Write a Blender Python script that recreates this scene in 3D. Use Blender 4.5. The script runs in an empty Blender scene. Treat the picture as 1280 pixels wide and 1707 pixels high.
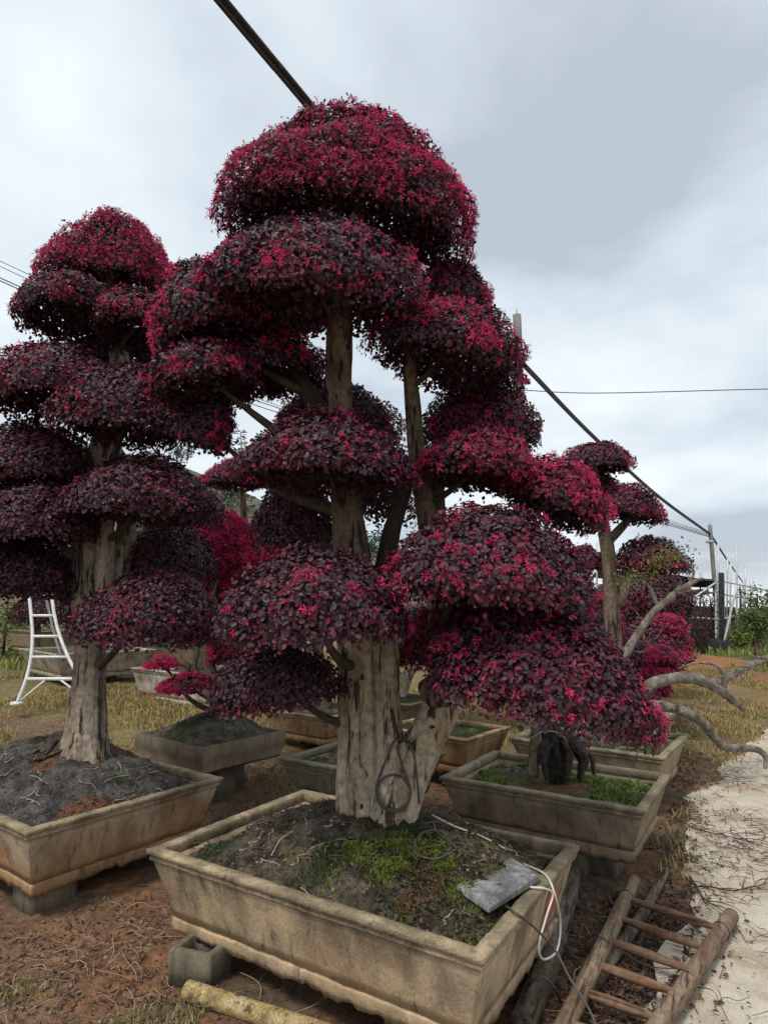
import bpy, math, random
import numpy as np
from mathutils import Vector, Matrix
from mathutils.bvhtree import BVHTree

random.seed(7)
RNG = np.random.default_rng(7)
SC = bpy.context.scene
COL = SC.collection
rad = math.radians

# ------------------------------------------------------------------ camera, sky, sun, exposure
CAM_H, PITCH, FPX = 1.6, 0.155, 1020.0            # eye height in metres, tilt up, focal length in photo pixels
cam_d = bpy.data.cameras.new('camera')
cam_d.sensor_fit = 'HORIZONTAL'
cam_d.sensor_width = 36.0
cam_d.lens = FPX / 1280.0 * 36.0
cam_d.clip_start = 0.05
cam_d.clip_end = 2000
cam = bpy.data.objects.new('camera', cam_d)
COL.objects.link(cam)
cam.location = (0, 0, CAM_H)
cam.rotation_euler = (math.pi / 2 + PITCH, 0, 0)
SC.camera = cam

SUN_EL, SUN_AZ = 58.0, 215.0                      # soft overcast sun, high, from the left and behind the viewer
world = bpy.data.worlds.new('World')
SC.world = world
world.use_nodes = True
wn, wl = world.node_tree.nodes, world.node_tree.links
wn.clear()


def wnode(t, **k):
    n = wn.new(t)
    for a, b in k.items():
        setattr(n, a, b)
    return n


w_out = wnode('ShaderNodeOutputWorld')
sky = wnode('ShaderNodeTexSky', sky_type='NISHITA', sun_disc=False)
sky.sun_elevation = rad(SUN_EL)
sky.sun_rotation = rad(SUN_AZ)
sky.air_density = 1.2
sky.dust_density = 2.0
bg_sky = wnode('ShaderNodeBackground')
bg_sky.inputs['Strength'].default_value = 0.10
wl.new(sky.outputs[0], bg_sky.inputs['Color'])
# cloud deck: noise on a flat layer overhead, seen in perspective
tc = wnode('ShaderNodeTexCoord')
sep = wnode('ShaderNodeSeparateXYZ')
wl.new(tc.outputs['Generated'], sep.inputs[0])
zz = wnode('ShaderNodeMath', operation='MAXIMUM')
wl.new(sep.outputs['Z'], zz.inputs[0]); zz.inputs[1].default_value = 0.0
za = wnode('ShaderNodeMath', operation='ADD')
wl.new(zz.outputs[0], za.inputs[0]); za.inputs[1].default_value = 0.28
dx = wnode('ShaderNodeMath', operation='DIVIDE')
dy = wnode('ShaderNodeMath', operation='DIVIDE')
for n, o in ((dx, 'X'), (dy, 'Y')):
    wl.new(sep.outputs[o], n.inputs[0]); wl.new(za.outputs[0], n.inputs[1])
comb = wnode('ShaderNodeCombineXYZ')
wl.new(dx.outputs[0], comb.inputs['X']); wl.new(dy.outputs[0], comb.inputs['Y'])
cmap = wnode('ShaderNodeMapping')
cmap.inputs['Location'].default_value = (0.55, 0.2, 0.0)
cmap.inputs['Scale'].default_value = (1.0, 1.15, 1.0)
wl.new(comb.outputs[0], cmap.inputs['Vector'])
cn = wnode('ShaderNodeTexNoise')
cn.inputs['Scale'].default_value = 1.25
cn.inputs['Detail'].default_value = 7
cn.inputs['Roughness'].default_value = 0.5
cn.inputs['Distortion'].default_value = 0.25
wl.new(cmap.outputs[0], cn.inputs['Vector'])
cr = wnode('ShaderNodeValToRGB')
cr.color_ramp.elements[0].position = 0.36
cr.color_ramp.elements[0].color = (0.44, 0.495, 0.56, 1)
cr.color_ramp.elements[1].position = 0.62
cr.color_ramp.elements[1].color = (0.79, 0.845, 0.872, 1)
e = cr.color_ramp.elements.new(0.49)
e.color = (0.63, 0.70, 0.755, 1)
wl.new(cn.outputs['Fac'], cr.inputs[0])
bg_cl = wnode('ShaderNodeBackground')
bg_cl.inputs['Strength'].default_value = 0.77
wl.new(cr.outputs[0], bg_cl.inputs['Color'])
wmix = wnode('ShaderNodeMixShader')
wmix.inputs[0].default_value = 0.93
wl.new(bg_sky.outputs[0], wmix.inputs[1])
wl.new(bg_cl.outputs[0], wmix.inputs[2])
wl.new(wmix.outputs[0], w_out.inputs['Surface'])

sun_d = bpy.data.lights.new('sun', 'SUN')
sun_d.energy = 1.5
sun_d.angle = rad(14)
sun_d.color = (1.0, 0.95, 0.87)
sun = bpy.data.objects.new('sun', sun_d)
COL.objects.link(sun)
sun.location = (-4, -6, 12)
az = rad(SUN_AZ)
sdir = Vector((math.sin(az) * math.cos(rad(SUN_EL)), math.cos(az) * math.cos(rad(SUN_EL)), math.sin(rad(SUN_EL))))
sun.rotation_euler = sdir.to_track_quat('Z', 'Y').to_euler()

SC.view_settings.view_transform = 'Standard'
SC.view_settings.look = 'None'
SC.view_settings.exposure = 0.66
SC.view_settings.gamma = 1.0
SC.view_settings.use_curve_mapping = False
SC.cycles.use_denoising = True
SC.cycles.max_bounces = 5
SC.cycles.diffuse_bounces = 3
SC.cycles.glossy_bounces = 2
SC.cycles.transparent_max_bounces = 4

# ------------------------------------------------------------------ numbers: noise, pixels to places
_C, _S = math.cos(PITCH), math.sin(PITCH)


def ray(px, py):
    u = (px - 640) / FPX
    v = (853.5 - py) / FPX
    return np.array([u, _C - v * _S, _S + v * _C])


def at_z(px, py, z):
    d = ray(px, py)
    return np.array([0, 0, CAM_H]) + d * ((z - CAM_H) / d[2])


def at_y(px, py, y):
    d = ray(px, py)
    return np.array([0, 0, CAM_H]) + d * (y / d[1])


def _hash(ix, iy, iz):
    h = (ix.astype(np.int64) * 374761393 + iy.astype(np.int64) * 668265263 + iz.astype(np.int64) * 2147483647) & 0xffffffff
    h = ((h ^ (h >> 13)) * 1274126177) & 0xffffffff
    h = h ^ (h >> 16)
    return (h & 0xffff) / 65535.0


def vnoise(p):
    p = np.asarray(p, float)
    i = np.floor(p).astype(np.int64)
    f = p - i
    f = f * f * (3 - 2 * f)
    r = 0
    for a in (0, 1):
        for b in (0, 1):
            for c in (0, 1):
                w = (f[..., 0] if a else 1 - f[..., 0]) * (f[..., 1] if b else 1 - f[..., 1]) * (f[..., 2] if c else 1 - f[..., 2])
                r = r + w * _hash(i[..., 0] + a, i[..., 1] + b, i[..., 2] + c)
    return r


def fbm(p, o=4, g=0.5):
    p = np.asarray(p, float)
    r, a, t = 0, 1.0, 0
    for k in range(o):
        r = r + a * vnoise(p * (2.03 ** k) + 17.3 * k)
        t += a
        a *= g
    return r / t


def sstep(a, b, x):
    t = np.clip((np.asarray(x, float) - a) / (b - a), 0, 1)
    return t * t * (3 - 2 * t)


def lerp(a, b, t):
    return a + (b - a) * t


def mixc(a, b, t):
    return np.asarray(a)[None, :] * (1 - t[:, None]) + np.asarray(b)[None, :] * t[:, None]


# ------------------------------------------------------------------ materials
def mat(name, colors=None, scale=6.0, stretch=(1, 1, 1), rough=0.85, bump=0.3, bscale=None, attr=None, attr_mix=1.0,
        detail=6, spec=0.3, dark=None, transl=0.0, metal=0.0, fine=0.0, rnd=True, famp=(0.62, 1.3), grain=None, bd=0.02):
    m = bpy.data.materials.new(name)
    m.use_nodes = True
    nt = m.node_tree
    nt.nodes.clear()
    N, L = nt.nodes.new, nt.links.new
    out = N('ShaderNodeOutputMaterial')
    b = N('ShaderNodeBsdfPrincipled')
    b.inputs['Roughness'].default_value = rough
    b.inputs['Specular IOR Level'].default_value = spec
    b.inputs['Metallic'].default_value = metal
    t = N('ShaderNodeTexCoord')
    mp = N('ShaderNodeMapping')
    mp.inputs['Scale'].default_value = stretch
    if grain:                                  # wood grain running at an angle in the ground plane
        mp.vector_type = 'TEXTURE'
        mp.inputs['Rotation'].default_value = (0, 0, rad(grain[0]))
        mp.inputs['Scale'].default_value = (grain[1], 1, 1)
    oi = N('ShaderNodeObjectInfo')
    om = N('ShaderNodeVectorMath')
    om.operation = 'MULTIPLY_ADD'
    L(oi.outputs['Random'], om.inputs[0])
    om.inputs[1].default_value = (17.0, 23.0, 9.0) if rnd else (0, 0, 0)
    L(t.outputs['Object'], om.inputs[2])
    L(om.outputs[0], mp.inputs['Vector'])
    col = None
    if colors:
        n = N('ShaderNodeTexNoise')
        n.inputs['Scale'].default_value = scale
        n.inputs['Detail'].default_value = detail
        n.inputs['Roughness'].default_value = 0.62
        L(mp.outputs[0], n.inputs['Vector'])
        r = N('ShaderNodeValToRGB')
        el = r.color_ramp.elements
        k = len(colors)
        pos = [0.32 + 0.36 * i / max(1, k - 1) for i in range(k)]
        el[0].position, el[0].color = pos[0], (*colors[0], 1)
        el[1].position, el[1].color = pos[-1], (*colors[-1], 1)
        for i in range(1, k - 1):
            q = el.new(pos[i])
            q.color = (*colors[i], 1)
        L(n.outputs['Fac'], r.inputs[0])
        col = r.outputs[0]
    if attr:
        a = N('ShaderNodeAttribute')
        a.attribute_name = attr
        if col is not None:
            mx = N('ShaderNodeMix')
            mx.data_type = 'RGBA'
            mx.blend_type = 'MULTIPLY' if attr_mix == 'mul' else 'MIX'
            mx.inputs['Factor'].default_value = 1.0 if attr_mix == 'mul' else attr_mix
            L(col, mx.inputs['A'])
            L(a.outputs['Color'], mx.inputs['B'])
            col = mx.outputs['Result']
        else:
            col = a.outputs['Color']
    if dark:                                   # dark stains, streaks or cracks: (colour, scale, stretch, low, high)
        mp2 = N('ShaderNodeMapping')
        mp2.inputs['Scale'].default_value = dark[2]
        if grain:
            mp2.vector_type = 'TEXTURE'
            mp2.inputs['Rotation'].default_value = (0, 0, rad(grain[0]))
            mp2.inputs['Scale'].default_value = (grain[1] * 1.5, 1, 1)
        L(om.outputs[0], mp2.inputs['Vector'])
        n2 = N('ShaderNodeTexNoise')
        n2.inputs['Scale'].default_value = dark[1]
        n2.inputs['Detail'].default_value = 5
        n2.inputs['Roughness'].default_value = 0.65
        L(mp2.outputs[0], n2.inputs['Vector'])
        mr = N('ShaderNodeMapRange')
        mr.inputs['From Min'].default_value = dark[3]
        mr.inputs['From Max'].default_value = dark[4]
        L(n2.outputs['Fac'], mr.inputs['Value'])
        mx = N('ShaderNodeMix')
        mx.data_type = 'RGBA'
        L(mr.outputs[0], mx.inputs['Factor'])
        L(col, mx.inputs['A'])
        mx.inputs['B'].default_value = (*dark[0], 1)
        col = mx.outputs['Result']
    if fine:
        n3 = N('ShaderNodeTexNoise')
        n3.inputs['Scale'].default_value = fine
        n3.inputs['Detail'].default_value = 3
        L(t.outputs['Object'], n3.inputs['Vector'])
        mr = N('ShaderNodeMapRange')
        mr.inputs['From Min'].default_value = 0.3
        mr.inputs['From Max'].default_value = 0.7
        mr.inputs['To Min'].default_value = famp[0]
        mr.inputs['To Max'].default_value = famp[1]
        L(n3.outputs['Fac'], mr.inputs['Value'])
        mx = N('ShaderNodeMix')
        mx.data_type = 'RGBA'
        mx.blend_type = 'MULTIPLY'
        mx.inputs['Factor'].default_value = 1.0
        L(col, mx.inputs['A'])
        L(mr.outputs[0], mx.inputs['B'])
        col = mx.outputs['Result']
    L(col, b.inputs['Base Color'])
    if bump:
        nb = N('ShaderNodeTexNoise')
        nb.inputs['Scale'].default_value = bscale or scale * 4
        nb.inputs['Detail'].default_value = 6
        nb.inputs['Roughness'].default_value = 0.7
        L(mp.outputs[0], nb.inputs['Vector'])
        bp = N('ShaderNodeBump')
        bp.inputs['Strength'].default_value = bump
        bp.inputs['Distance'].default_value = bd
        L(nb.outputs['Fac'], bp.inputs['Height'])
        L(bp.outputs[0], b.inputs['Normal'])
    if transl:
        tr = N('ShaderNodeBsdfTranslucent')
        L(col, tr.inputs['Color'])
        ms = N('ShaderNodeMixShader')
        ms.inputs[0].default_value = transl
        L(b.outputs[0], ms.inputs[1])
        L(tr.outputs[0], ms.inputs[2])
        L(ms.outputs[0], out.inputs['Surface'])
    else:
        L(b.outputs[0], out.inputs['Surface'])
    return m


M = {}
M['leaf'] = mat('leaf', attr='Col', rough=0.5, bump=0, spec=0.28, transl=0.12)
M['petal'] = mat('petal', attr='Col', rough=0.6, bump=0, spec=0.2, transl=0.35)
M['blade'] = mat('blade', attr='Col', rough=0.6, bump=0, spec=0.25, transl=0.2)
M['bark_pale'] = mat('bark_pale', [(0.32, 0.24, 0.16), (0.54, 0.435, 0.31), (0.68, 0.585, 0.455)], 6, (1, 1, 0.25), 0.9, 1.0, 20, bd=0.05,
                     dark=((0.075, 0.05, 0.034), 24, (1, 1, 0.085), 0.545, 0.61), fine=28)
M['bark_brown'] = mat('bark_brown', [(0.085, 0.06, 0.04), (0.19, 0.14, 0.095), (0.29, 0.225, 0.16)], 9, (1, 1, 0.2), 0.95, 1.0, 26, bd=0.05,
                      dark=((0.035, 0.024, 0.017), 26, (1, 1, 0.09), 0.525, 0.60), fine=30)
M['bark_mid'] = mat('bark_mid', [(0.18, 0.14, 0.10), (0.36, 0.29, 0.22), (0.52, 0.44, 0.345)], 8, (1, 1, 0.22), 0.95, 1.0, 24, bd=0.05,
                    dark=((0.05, 0.035, 0.025), 24, (1, 1, 0.09), 0.53, 0.61), fine=30)
M['bark_limb'] = mat('bark_limb', [(0.045, 0.032, 0.024), (0.10, 0.075, 0.055)], 14, (1, 1, 0.4), 0.95, 0.5, fine=70)
M['bark_dark'] = mat('bark_dark', [(0.03, 0.021, 0.017), (0.075, 0.054, 0.042)], 14, (1, 1, 0.4), 0.95, 0.5)
M['bark_grey'] = mat('bark_grey', [(0.09, 0.072, 0.055), (0.185, 0.16, 0.13), (0.31, 0.285, 0.245)], 13, (1, 1, 0.5), 0.92, 0.7, 40,
                     dark=((0.055, 0.045, 0.033), 9, (1, 1, 1), 0.57, 0.70), fine=50, famp=(0.75, 1.2))
M['concrete'] = mat('concrete', [(0.55, 0.55, 0.55), (0.8, 0.8, 0.8), (1.05, 1.03, 1.0)], 9, (1, 1, 0.6), 0.9, 0.45, 60, attr='Col',
                    attr_mix='mul', fine=150, famp=(0.82, 1.15), dark=((0.07, 0.062, 0.047), 1.0, (21, 21, 1.5), 0.54, 0.74))
M['concrete_rim'] = mat('concrete_rim', [(0.6, 0.6, 0.6), (0.85, 0.85, 0.84), (1.1, 1.08, 1.05)], 11, rough=0.92, bump=0.55, bscale=60, attr='Col', attr_mix='mul', fine=120,
                        famp=(0.72, 1.2), dark=((0.085, 0.082, 0.055), 16, (1, 1, 1), 0.55, 0.72))
M['soil'] = mat('soil', [(0.6, 0.6, 0.6), (0.95, 0.95, 0.95), (1.3, 1.3, 1.3)], 34, rough=0.97, bump=1.0, bscale=75, attr='Col', attr_mix='mul', fine=160)
M['ground'] = mat('ground', [(0.55, 0.55, 0.55), (0.9, 0.9, 0.9), (1.35, 1.33, 1.3)], 22, rough=0.97, bump=1.0, bscale=60, attr='Col', attr_mix='mul', fine=150)
M['path'] = mat('path', [(0.34, 0.285, 0.215), (0.50, 0.435, 0.345), (0.59, 0.53, 0.435)], 2.6, rough=0.92, bump=0.3, bscale=60, fine=110, famp=(0.8, 1.14),
                dark=((0.36, 0.25, 0.155), 3.3, (1, 1, 1), 0.55, 0.72))
M['wood'] = mat('wood', [(0.125, 0.078, 0.048), (0.215, 0.14, 0.09), (0.30, 0.215, 0.15)], 26, (1, 1, 1), 0.85, 0.6, 80,
                dark=((0.06, 0.038, 0.025), 34, (1, 1, 1), 0.55, 0.64), fine=40, famp=(0.75, 1.2), grain=(62, 9))
M['rung'] = mat('rung', [(0.12, 0.062, 0.034), (0.20, 0.112, 0.064), (0.27, 0.17, 0.105)], 26, rough=0.75, bump=0.45, bscale=80, fine=40, famp=(0.75, 1.2), grain=(-33, 9),
                dark=((0.055, 0.032, 0.02), 36, (1, 1, 1), 0.57, 0.66))
M['log'] = mat('log', [(0.085, 0.06, 0.042), (0.16, 0.12, 0.088), (0.24, 0.19, 0.145)], 24, rough=0.95, bump=0.8, bscale=70, fine=50, grain=(66, 8),
                dark=((0.035, 0.025, 0.018), 30, (1, 1, 1), 0.53, 0.62))
M['yellow'] = mat('yellow_pole', [(0.19, 0.125, 0.06), (0.38, 0.275, 0.12), (0.52, 0.43, 0.25)], 14, rough=0.8, bump=0.4, bscale=50,
                  dark=((0.10, 0.07, 0.04), 22, (1, 1, 1), 0.56, 0.64), fine=120)
M['white_paint'] = mat('white_paint', [(0.62, 0.62, 0.60), (0.80, 0.80, 0.78)], 8, rough=0.45, bump=0.05, spec=0.5,
                       dark=((0.42, 0.37, 0.30), 11, (1, 1, 1), 0.6, 0.72))
M['black_rubber'] = mat('black_rubber', [(0.022, 0.02, 0.02), (0.05, 0.047, 0.045)], 20, rough=0.6, bump=0.1, spec=0.4)
M['hose'] = mat('hose', [(0.055, 0.045, 0.04), (0.10, 0.085, 0.075)], 18, rough=0.6, bump=0.1, spec=0.4)
M['cable_white'] = mat('cable_white', [(0.55, 0.52, 0.45), (0.75, 0.73, 0.67)], 9, rough=0.5, bump=0.05, spec=0.4)
M['slate'] = mat('slate', [(0.10, 0.10, 0.105), (0.21, 0.205, 0.205), (0.33, 0.325, 0.32)], 9, rough=0.7, bump=0.4, bscale=40,
                 dark=((0.40, 0.39, 0.37), 15, (1, 1, 1), 0.6, 0.68), fine=90)
M['post'] = mat('post', [(0.15, 0.145, 0.135), (0.25, 0.24, 0.225)], 6, (1, 1, 0.3), rough=0.9, bump=0.2)
M['steel'] = mat('steel', [(0.42, 0.43, 0.43), (0.62, 0.63, 0.63)], 5, rough=0.5, bump=0.05, metal=0.2, spec=0.5)
M['net'] = mat('net', [(0.012, 0.014, 0.014), (0.035, 0.04, 0.04)], 12, rough=0.9, bump=0.3)
M['film'] = mat('film', [(0.34, 0.38, 0.38), (0.52, 0.56, 0.56)], 3, rough=0.5, bump=0.2)
M['char'] = mat('char', [(0.009, 0.008, 0.007), (0.075, 0.06, 0.05)], 30, rough=0.75, bump=1.0, bscale=40, fine=40)
M['red_paint'] = mat('red_paint', [(0.36, 0.09, 0.07), (0.50, 0.17, 0.13)], 30, rough=0.85, bump=0.3)
M['plastic_bag'] = mat('root_white', [(0.22, 0.17, 0.12), (0.46, 0.39, 0.31)], 25, rough=0.8, bump=0.1)
M['wire'] = mat('wire', [(0.03, 0.025, 0.022), (0.06, 0.05, 0.045)], 30, rough=0.6, bump=0)


# ------------------------------------------------------------------ mesh helpers
class MB:
    """collects vertices, quads, triangles and vertex colours for ONE mesh object"""
    def __init__(self):
        self.v, self.q, self.t, self.c, self.n = [], [], [], [], 0

    def add(self, v, q=None, t=None, c=None):
        v = np.asarray(v, float).reshape(-1, 3)
        if q is not None and len(q):
            self.q.append(np.asarray(q, np.int64).reshape(-1, 4) + self.n)
        if t is not None and len(t):
            self.t.append(np.asarray(t, np.int64).reshape(-1, 3) + self.n)
        self.v.append(v)
        if c is not None:
            c = np.asarray(c, float)
            if c.ndim == 1:
                c = np.tile(c, (len(v), 1))
            self.c.append(c)
        self.n += len(v)
        return self

    def mesh(self, name, material, smooth=False, origin=(0, 0, 0)):
        v = np.concatenate(self.v) - np.asarray(origin)
        q = np.concatenate(self.q) if self.q else np.zeros((0, 4), np.int64)
        t = np.concatenate(self.t) if self.t else np.zeros((0, 3), np.int64)
        me = bpy.data.meshes.new(name)
        me.vertices.add(len(v))
        me.vertices.foreach_set('co', v.astype(np.float32).ravel())
        nl = q.size + t.size
        me.loops.add(nl)
        me.loops.foreach_set('vertex_index', np.concatenate([q.ravel(), t.ravel()]).astype(np.int32))
        me.polygons.add(len(q) + len(t))
        st = np.concatenate([np.arange(len(q)) * 4, q.size + np.arange(len(t)) * 3]).astype(np.int32)
        me.polygons.foreach_set('loop_start', st)
        if smooth:
            me.polygons.foreach_set('use_smooth', np.ones(len(q) + len(t), bool))
        me.update(calc_edges=True)
        if self.c and sum(len(c) for c in self.c) == len(v):
            ca = me.color_attributes.new('Col', 'FLOAT_COLOR', 'POINT')
            c = np.concatenate(self.c)
            ca.data.foreach_set('color', np.concatenate([c, np.ones((len(c), 1))], 1).astype(np.float32).ravel())
        me.materials.append(material)
        return me

    def obj(self, name, material, parent=None, smooth=False, origin=None):
        """vertices are given in world space; a child keeps them relative to its parent's place"""
        if origin is None:
            origin = (0, 0, 0) if parent is None else parent_world(parent)
        me = self.mesh(name, material, smooth, origin)
        o = bpy.data.objects.new(name, me)
        COL.objects.link(o)
        if parent is not None:
            o.parent = parent
            o['_at'] = list(map(float, origin))
        else:
            o.location = origin
            o['_at'] = list(map(float, origin))
        return o


def parent_world(p):
    return np.array(p['_at'])


def tag(o, label=None, cat=None, group=None, kind=None):
    for k, v in (('label', label), ('category', cat), ('group', group), ('kind', kind)):
        if v:
            o[k] = v
    return o


def thing(name, label, cat, loc, group=None):
    o = bpy.data.objects.new(name, None)
    o.empty_display_size = 0.1
    COL.objects.link(o)
    o.location = loc
    o['_at'] = list(map(float, loc))
    return tag(o, label, cat, group)


def smooth_path(pts, n):
    """Catmull-Rom through the points, n samples; columns beyond xyz (radius) are carried along"""
    p = np.asarray(pts, float)
    if len(p) == 2:
        t = np.linspace(0, 1, n)[:, None]
        return p[0] * (1 - t) + p[1] * t
    p = np.vstack([2 * p[0] - p[1], p, 2 * p[-1] - p[-2]])
    s = np.linspace(0, len(p) - 3 - 1e-9, n)
    i = s.astype(int)
    t = (s - i)[:, None]
    a, b, c, d = p[i], p[i + 1], p[i + 2], p[i + 3]
    return 0.5 * (2 * b + (c - a) * t + (2 * a - 5 * b + 4 * c - d) * t * t + (3 * b - 3 * c + d - a) * t ** 3)


def tube(mb, path, r, seg=8, cap=True, flute=None, rough=0.0, nscale=20.0, color=None):
    """tube along path (n,3) with radii r; flute = (lobes, depth, twist) carves ribs, rough adds bark noise"""
    p = np.asarray(path, float)
    n = len(p)
    r = np.broadcast_to(np.asarray(r, float), (n,))
    tg = np.gradient(p, axis=0)
    tg /= np.linalg.norm(tg, axis=1)[:, None] + 1e-9
    ref = np.array([0.0, 1.0, 0.0]) if abs(tg[:, 1]).mean() < 0.8 else np.array([1.0, 0, 0])
    e1 = np.cross(tg, ref)
    e1 /= np.linalg.norm(e1, axis=1)[:, None] + 1e-9
    e2 = np.cross(tg, e1)
    th = np.linspace(0, 2 * math.pi, seg, endpoint=False)
    rr = np.repeat(r[:, None], seg, 1)
    if flute:
        k, dp, tw = flute[:3]
        s = np.linspace(0, 1, n)[:, None]
        ph = k * 0.5 * th[None] + tw * s * 6.28 + 0.5 * np.sin(s * 9)
        gr = np.abs(np.sin(ph)) ** 0.7 if k % 2 == 0 else np.abs(np.sin((k + 1) * 0.5 * th[None] + tw * s * 6.28 + 0.5 * np.sin(s * 9))) ** 0.7
        rr = rr * (1 + dp * (1.9 * gr - 1.3) + 0.6 * dp * np.sin(3 * th[None] + 1.3 - tw * s * 4))
    v = p[:, None, :] + rr[..., None] * (np.cos(th)[None, :, None] * e1[:, None, :] + np.sin(th)[None, :, None] * e2[:, None, :])
    if rough:
        d = v - p[:, None, :]
        q = v.copy()
        q[..., 2] *= 0.3
        nz = fbm(q * nscale, 4) - 0.5
        v = p[:, None, :] + d * (1 + rough * 2 * nz[..., None])
    i = np.arange(n - 1)[:, None] * seg
    j = np.arange(seg)[None]
    j2 = (j + 1) % seg
    q = np.stack([i + j, i + j2, i + seg + j2, i + seg + j], -1).reshape(-1, 4)
    v = v.reshape(-1, 3)
    t = None
    if cap:
        v = np.vstack([v, p[0], p[-1]])
        a = np.arange(seg)
        b = (a + 1) % seg
        c0, c1 = n * seg, n * seg + 1
        o = (n - 1) * seg
        t = np.vstack([np.stack([b, a, np.full(seg, c0)], 1), np.stack([o + a, o + b, np.full(seg, c1)], 1)])
    mb.add(v, q, t, color)


def box(mb, lo, hi, R=None, off=(0, 0, 0), color=None, jit=0.0):
    x0, y0, z0 = lo
    x1, y1, z1 = hi
    v = np.array([[x0, y0, z0], [x1, y0, z0], [x1, y1, z0], [x0, y1, z0], [x0, y0, z1], [x1, y0, z1], [x1, y1, z1], [x0, y1, z1]], float)
    if jit:
        v += RNG.normal(0, jit, v.shape)
    if R is not None:
        v = v @ np.asarray(R).T
    v = v + np.asarray(off)
    mb.add(v, [[0, 3, 2, 1], [4, 5, 6, 7], [0, 1, 5, 4], [1, 2, 6, 5], [2, 3, 7, 6], [3, 0, 4, 7]], None, color)


def rotz(a):
    c, s = math.cos(a), math.sin(a)
    return np.array([[c, -s, 0], [s, c, 0], [0, 0, 1]])


# ------------------------------------------------------------------ the lie of the land
def path_edge(y):
    return 1.66 + 0.558 * (y - 3.83) + 0.05 * np.sin(y * 2.1) + 0.03 * np.sin(y * 5.3 + 1) + 0.34 * np.maximum(y - 6.0, 0)


def land(x, y):
    x = np.asarray(x, float)
    y = np.asarray(y, float)
    left = sstep(0.6, -1.2, (x - 0.30 * (y - 4)))
    z = 0.42 * sstep(5.6, 10.0, y) * left + 0.30 * sstep(8, 17, y) * (1 - left)
    # hillside with terraces beyond the nursery, highest on the left
    ridge = np.interp(x, [-120, -60, -28, -17, -10, -2, 7, 16, 30, 200], [17, 18, 14.5, 12.6, 9.6, 6.6, 3.0, 0.8, 0.4, 0.4])
    t = sstep(17, 50, y)
    terr = t + 0.025 * np.sin(t * 46)
    z = z + ridge * terr
    # heap of dug earth beside the path, behind the far planters
    rg = fbm(np.stack([x * 4, y * 4, x * 0 + 7.0], -1), 4, 0.6)
    z = z + 0.42 * rg * np.exp(-(((x - 2.95) / 0.30) ** 2 + ((y - 6.75) / 0.75) ** 2))
    z = z + 0.50 * rg * np.exp(-(((x - 4.0) / 0.45) ** 2 + ((y - 9.2) / 0.9) ** 2))
    z = z + 0.33 * np.exp(-(((x - 6.9) / 1.6) ** 2 + ((y - 14.2) / 1.2) ** 2))
    return z - 0.05 * onpath(x, y)


def onpath(x, y):
    x, y = np.asarray(x, float), np.asarray(y, float)
    q = np.stack([x, y, x * 0 + 2.0], -1)
    e = x - path_edge(y) + (fbm(q * 4.5, 4, 0.6) - 0.5) * 0.55 * sstep(14, 9, y)
    return sstep(0.0, 0.14, e) * sstep(3.0, 2.8, x - path_edge(y))


def landz(x, y):
    return float(land(np.array([x]), np.array([y]))[0])


def gh(x, y):
    """ground height with its small bumps"""
    p = np.stack([x, y, np.zeros(len(x))], 1)
    nr = sstep(14, 8, y) * (1 - onpath(x, y))
    h = land(x, y) + (fbm(p * 3.1, 4) - 0.5) * 0.075 * nr + (fbm(p * 11, 3) - 0.5) * 0.04 * nr
    return h + (fbm(p * 0.5, 4) - 0.5) * 0.7 * sstep(16, 26, y)


def axis(lo, hi, step, far_lo, far_hi, g=1.16):
    a = list(np.arange(lo, hi + 1e-6, step))
    s = step
    while a[-1] < far_hi:
        s *= g
        a.append(a[-1] + s)
    s = step
    while a[0] > far_lo:
        s *= g
        a.insert(0, a[0] - s)
    return np.array(a)


gx = axis(-4.2, 4.6, 0.05, -400, 400, 1.14)
gy = axis(1.2, 9.0, 0.05, -60, 900, 1.10)
X, Y = np.meshgrid(gx, gy)
pos = np.stack([X.ravel(), Y.ravel(), np.zeros(X.size)], 1)
xs, ys = pos[:, 0], pos[:, 1]
pos[:, 2] = gh(xs, ys)
n1, n2, n3 = fbm(pos * 1.3, 4), fbm(pos * 5.0 + 9, 4), fbm(pos * 0.35 + 4, 4)
red = mixc((0.20, 0.115, 0.068), (0.42, 0.21, 0.105), sstep(0.40, 0.62, n1 * 0.6 + n2 * 0.4))
litter = (0.18, 0.13, 0.088)
c = mixc(litter, (1, 1, 1), np.zeros(len(pos)))
wl_ = sstep(0.42, 0.56, n2)
c = c * wl_[:, None] + red * (1 - wl_)[:, None]
bare = np.exp(-(((xs + 1.4) / 0.6) ** 2 + ((ys - 3.1) / 0.45) ** 2))
c = c * (1 - 0.75 * bare)[:, None] + mixc((0.25, 0.125, 0.066), (0.43, 0.215, 0.11), sstep(0.35, 0.65, n2)) * (0.75 * bare)[:, None]
dry = sstep(6.0, 7.5, ys) * sstep(0.36, 0.52, n1)
c = c * (1 - dry)[:, None] + mixc((0.17, 0.135, 0.06), (0.27, 0.205, 0.085), n2) * dry[:, None]
heap = np.exp(-(((xs - 6.9) / 1.9) ** 2 + ((ys - 14.2) / 1.4) ** 2))
heap = np.maximum(sstep(0.25, 0.6, heap), sstep(0.5, 0.62, n1) * sstep(2.3, 3.2, xs) * sstep(6, 7, ys) * sstep(17, 13, ys))
c = c * (1 - heap)[:, None] + mixc((0.24, 0.10, 0.045), (0.36, 0.16, 0.07), n2) * heap[:, None]
hill = sstep(16, 22, ys)
hc = mixc((0.155, 0.125, 0.085), (0.105, 0.115, 0.075), sstep(0.42, 0.58, n3))
hc = hc * (0.75 + 0.5 * fbm(pos * np.array([0.2, 1.1, 2.2]), 3))[:, None]
c = c * (1 - hill)[:, None] + hc * hill[:, None]
nx, ny = len(gx), len(gy)
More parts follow.
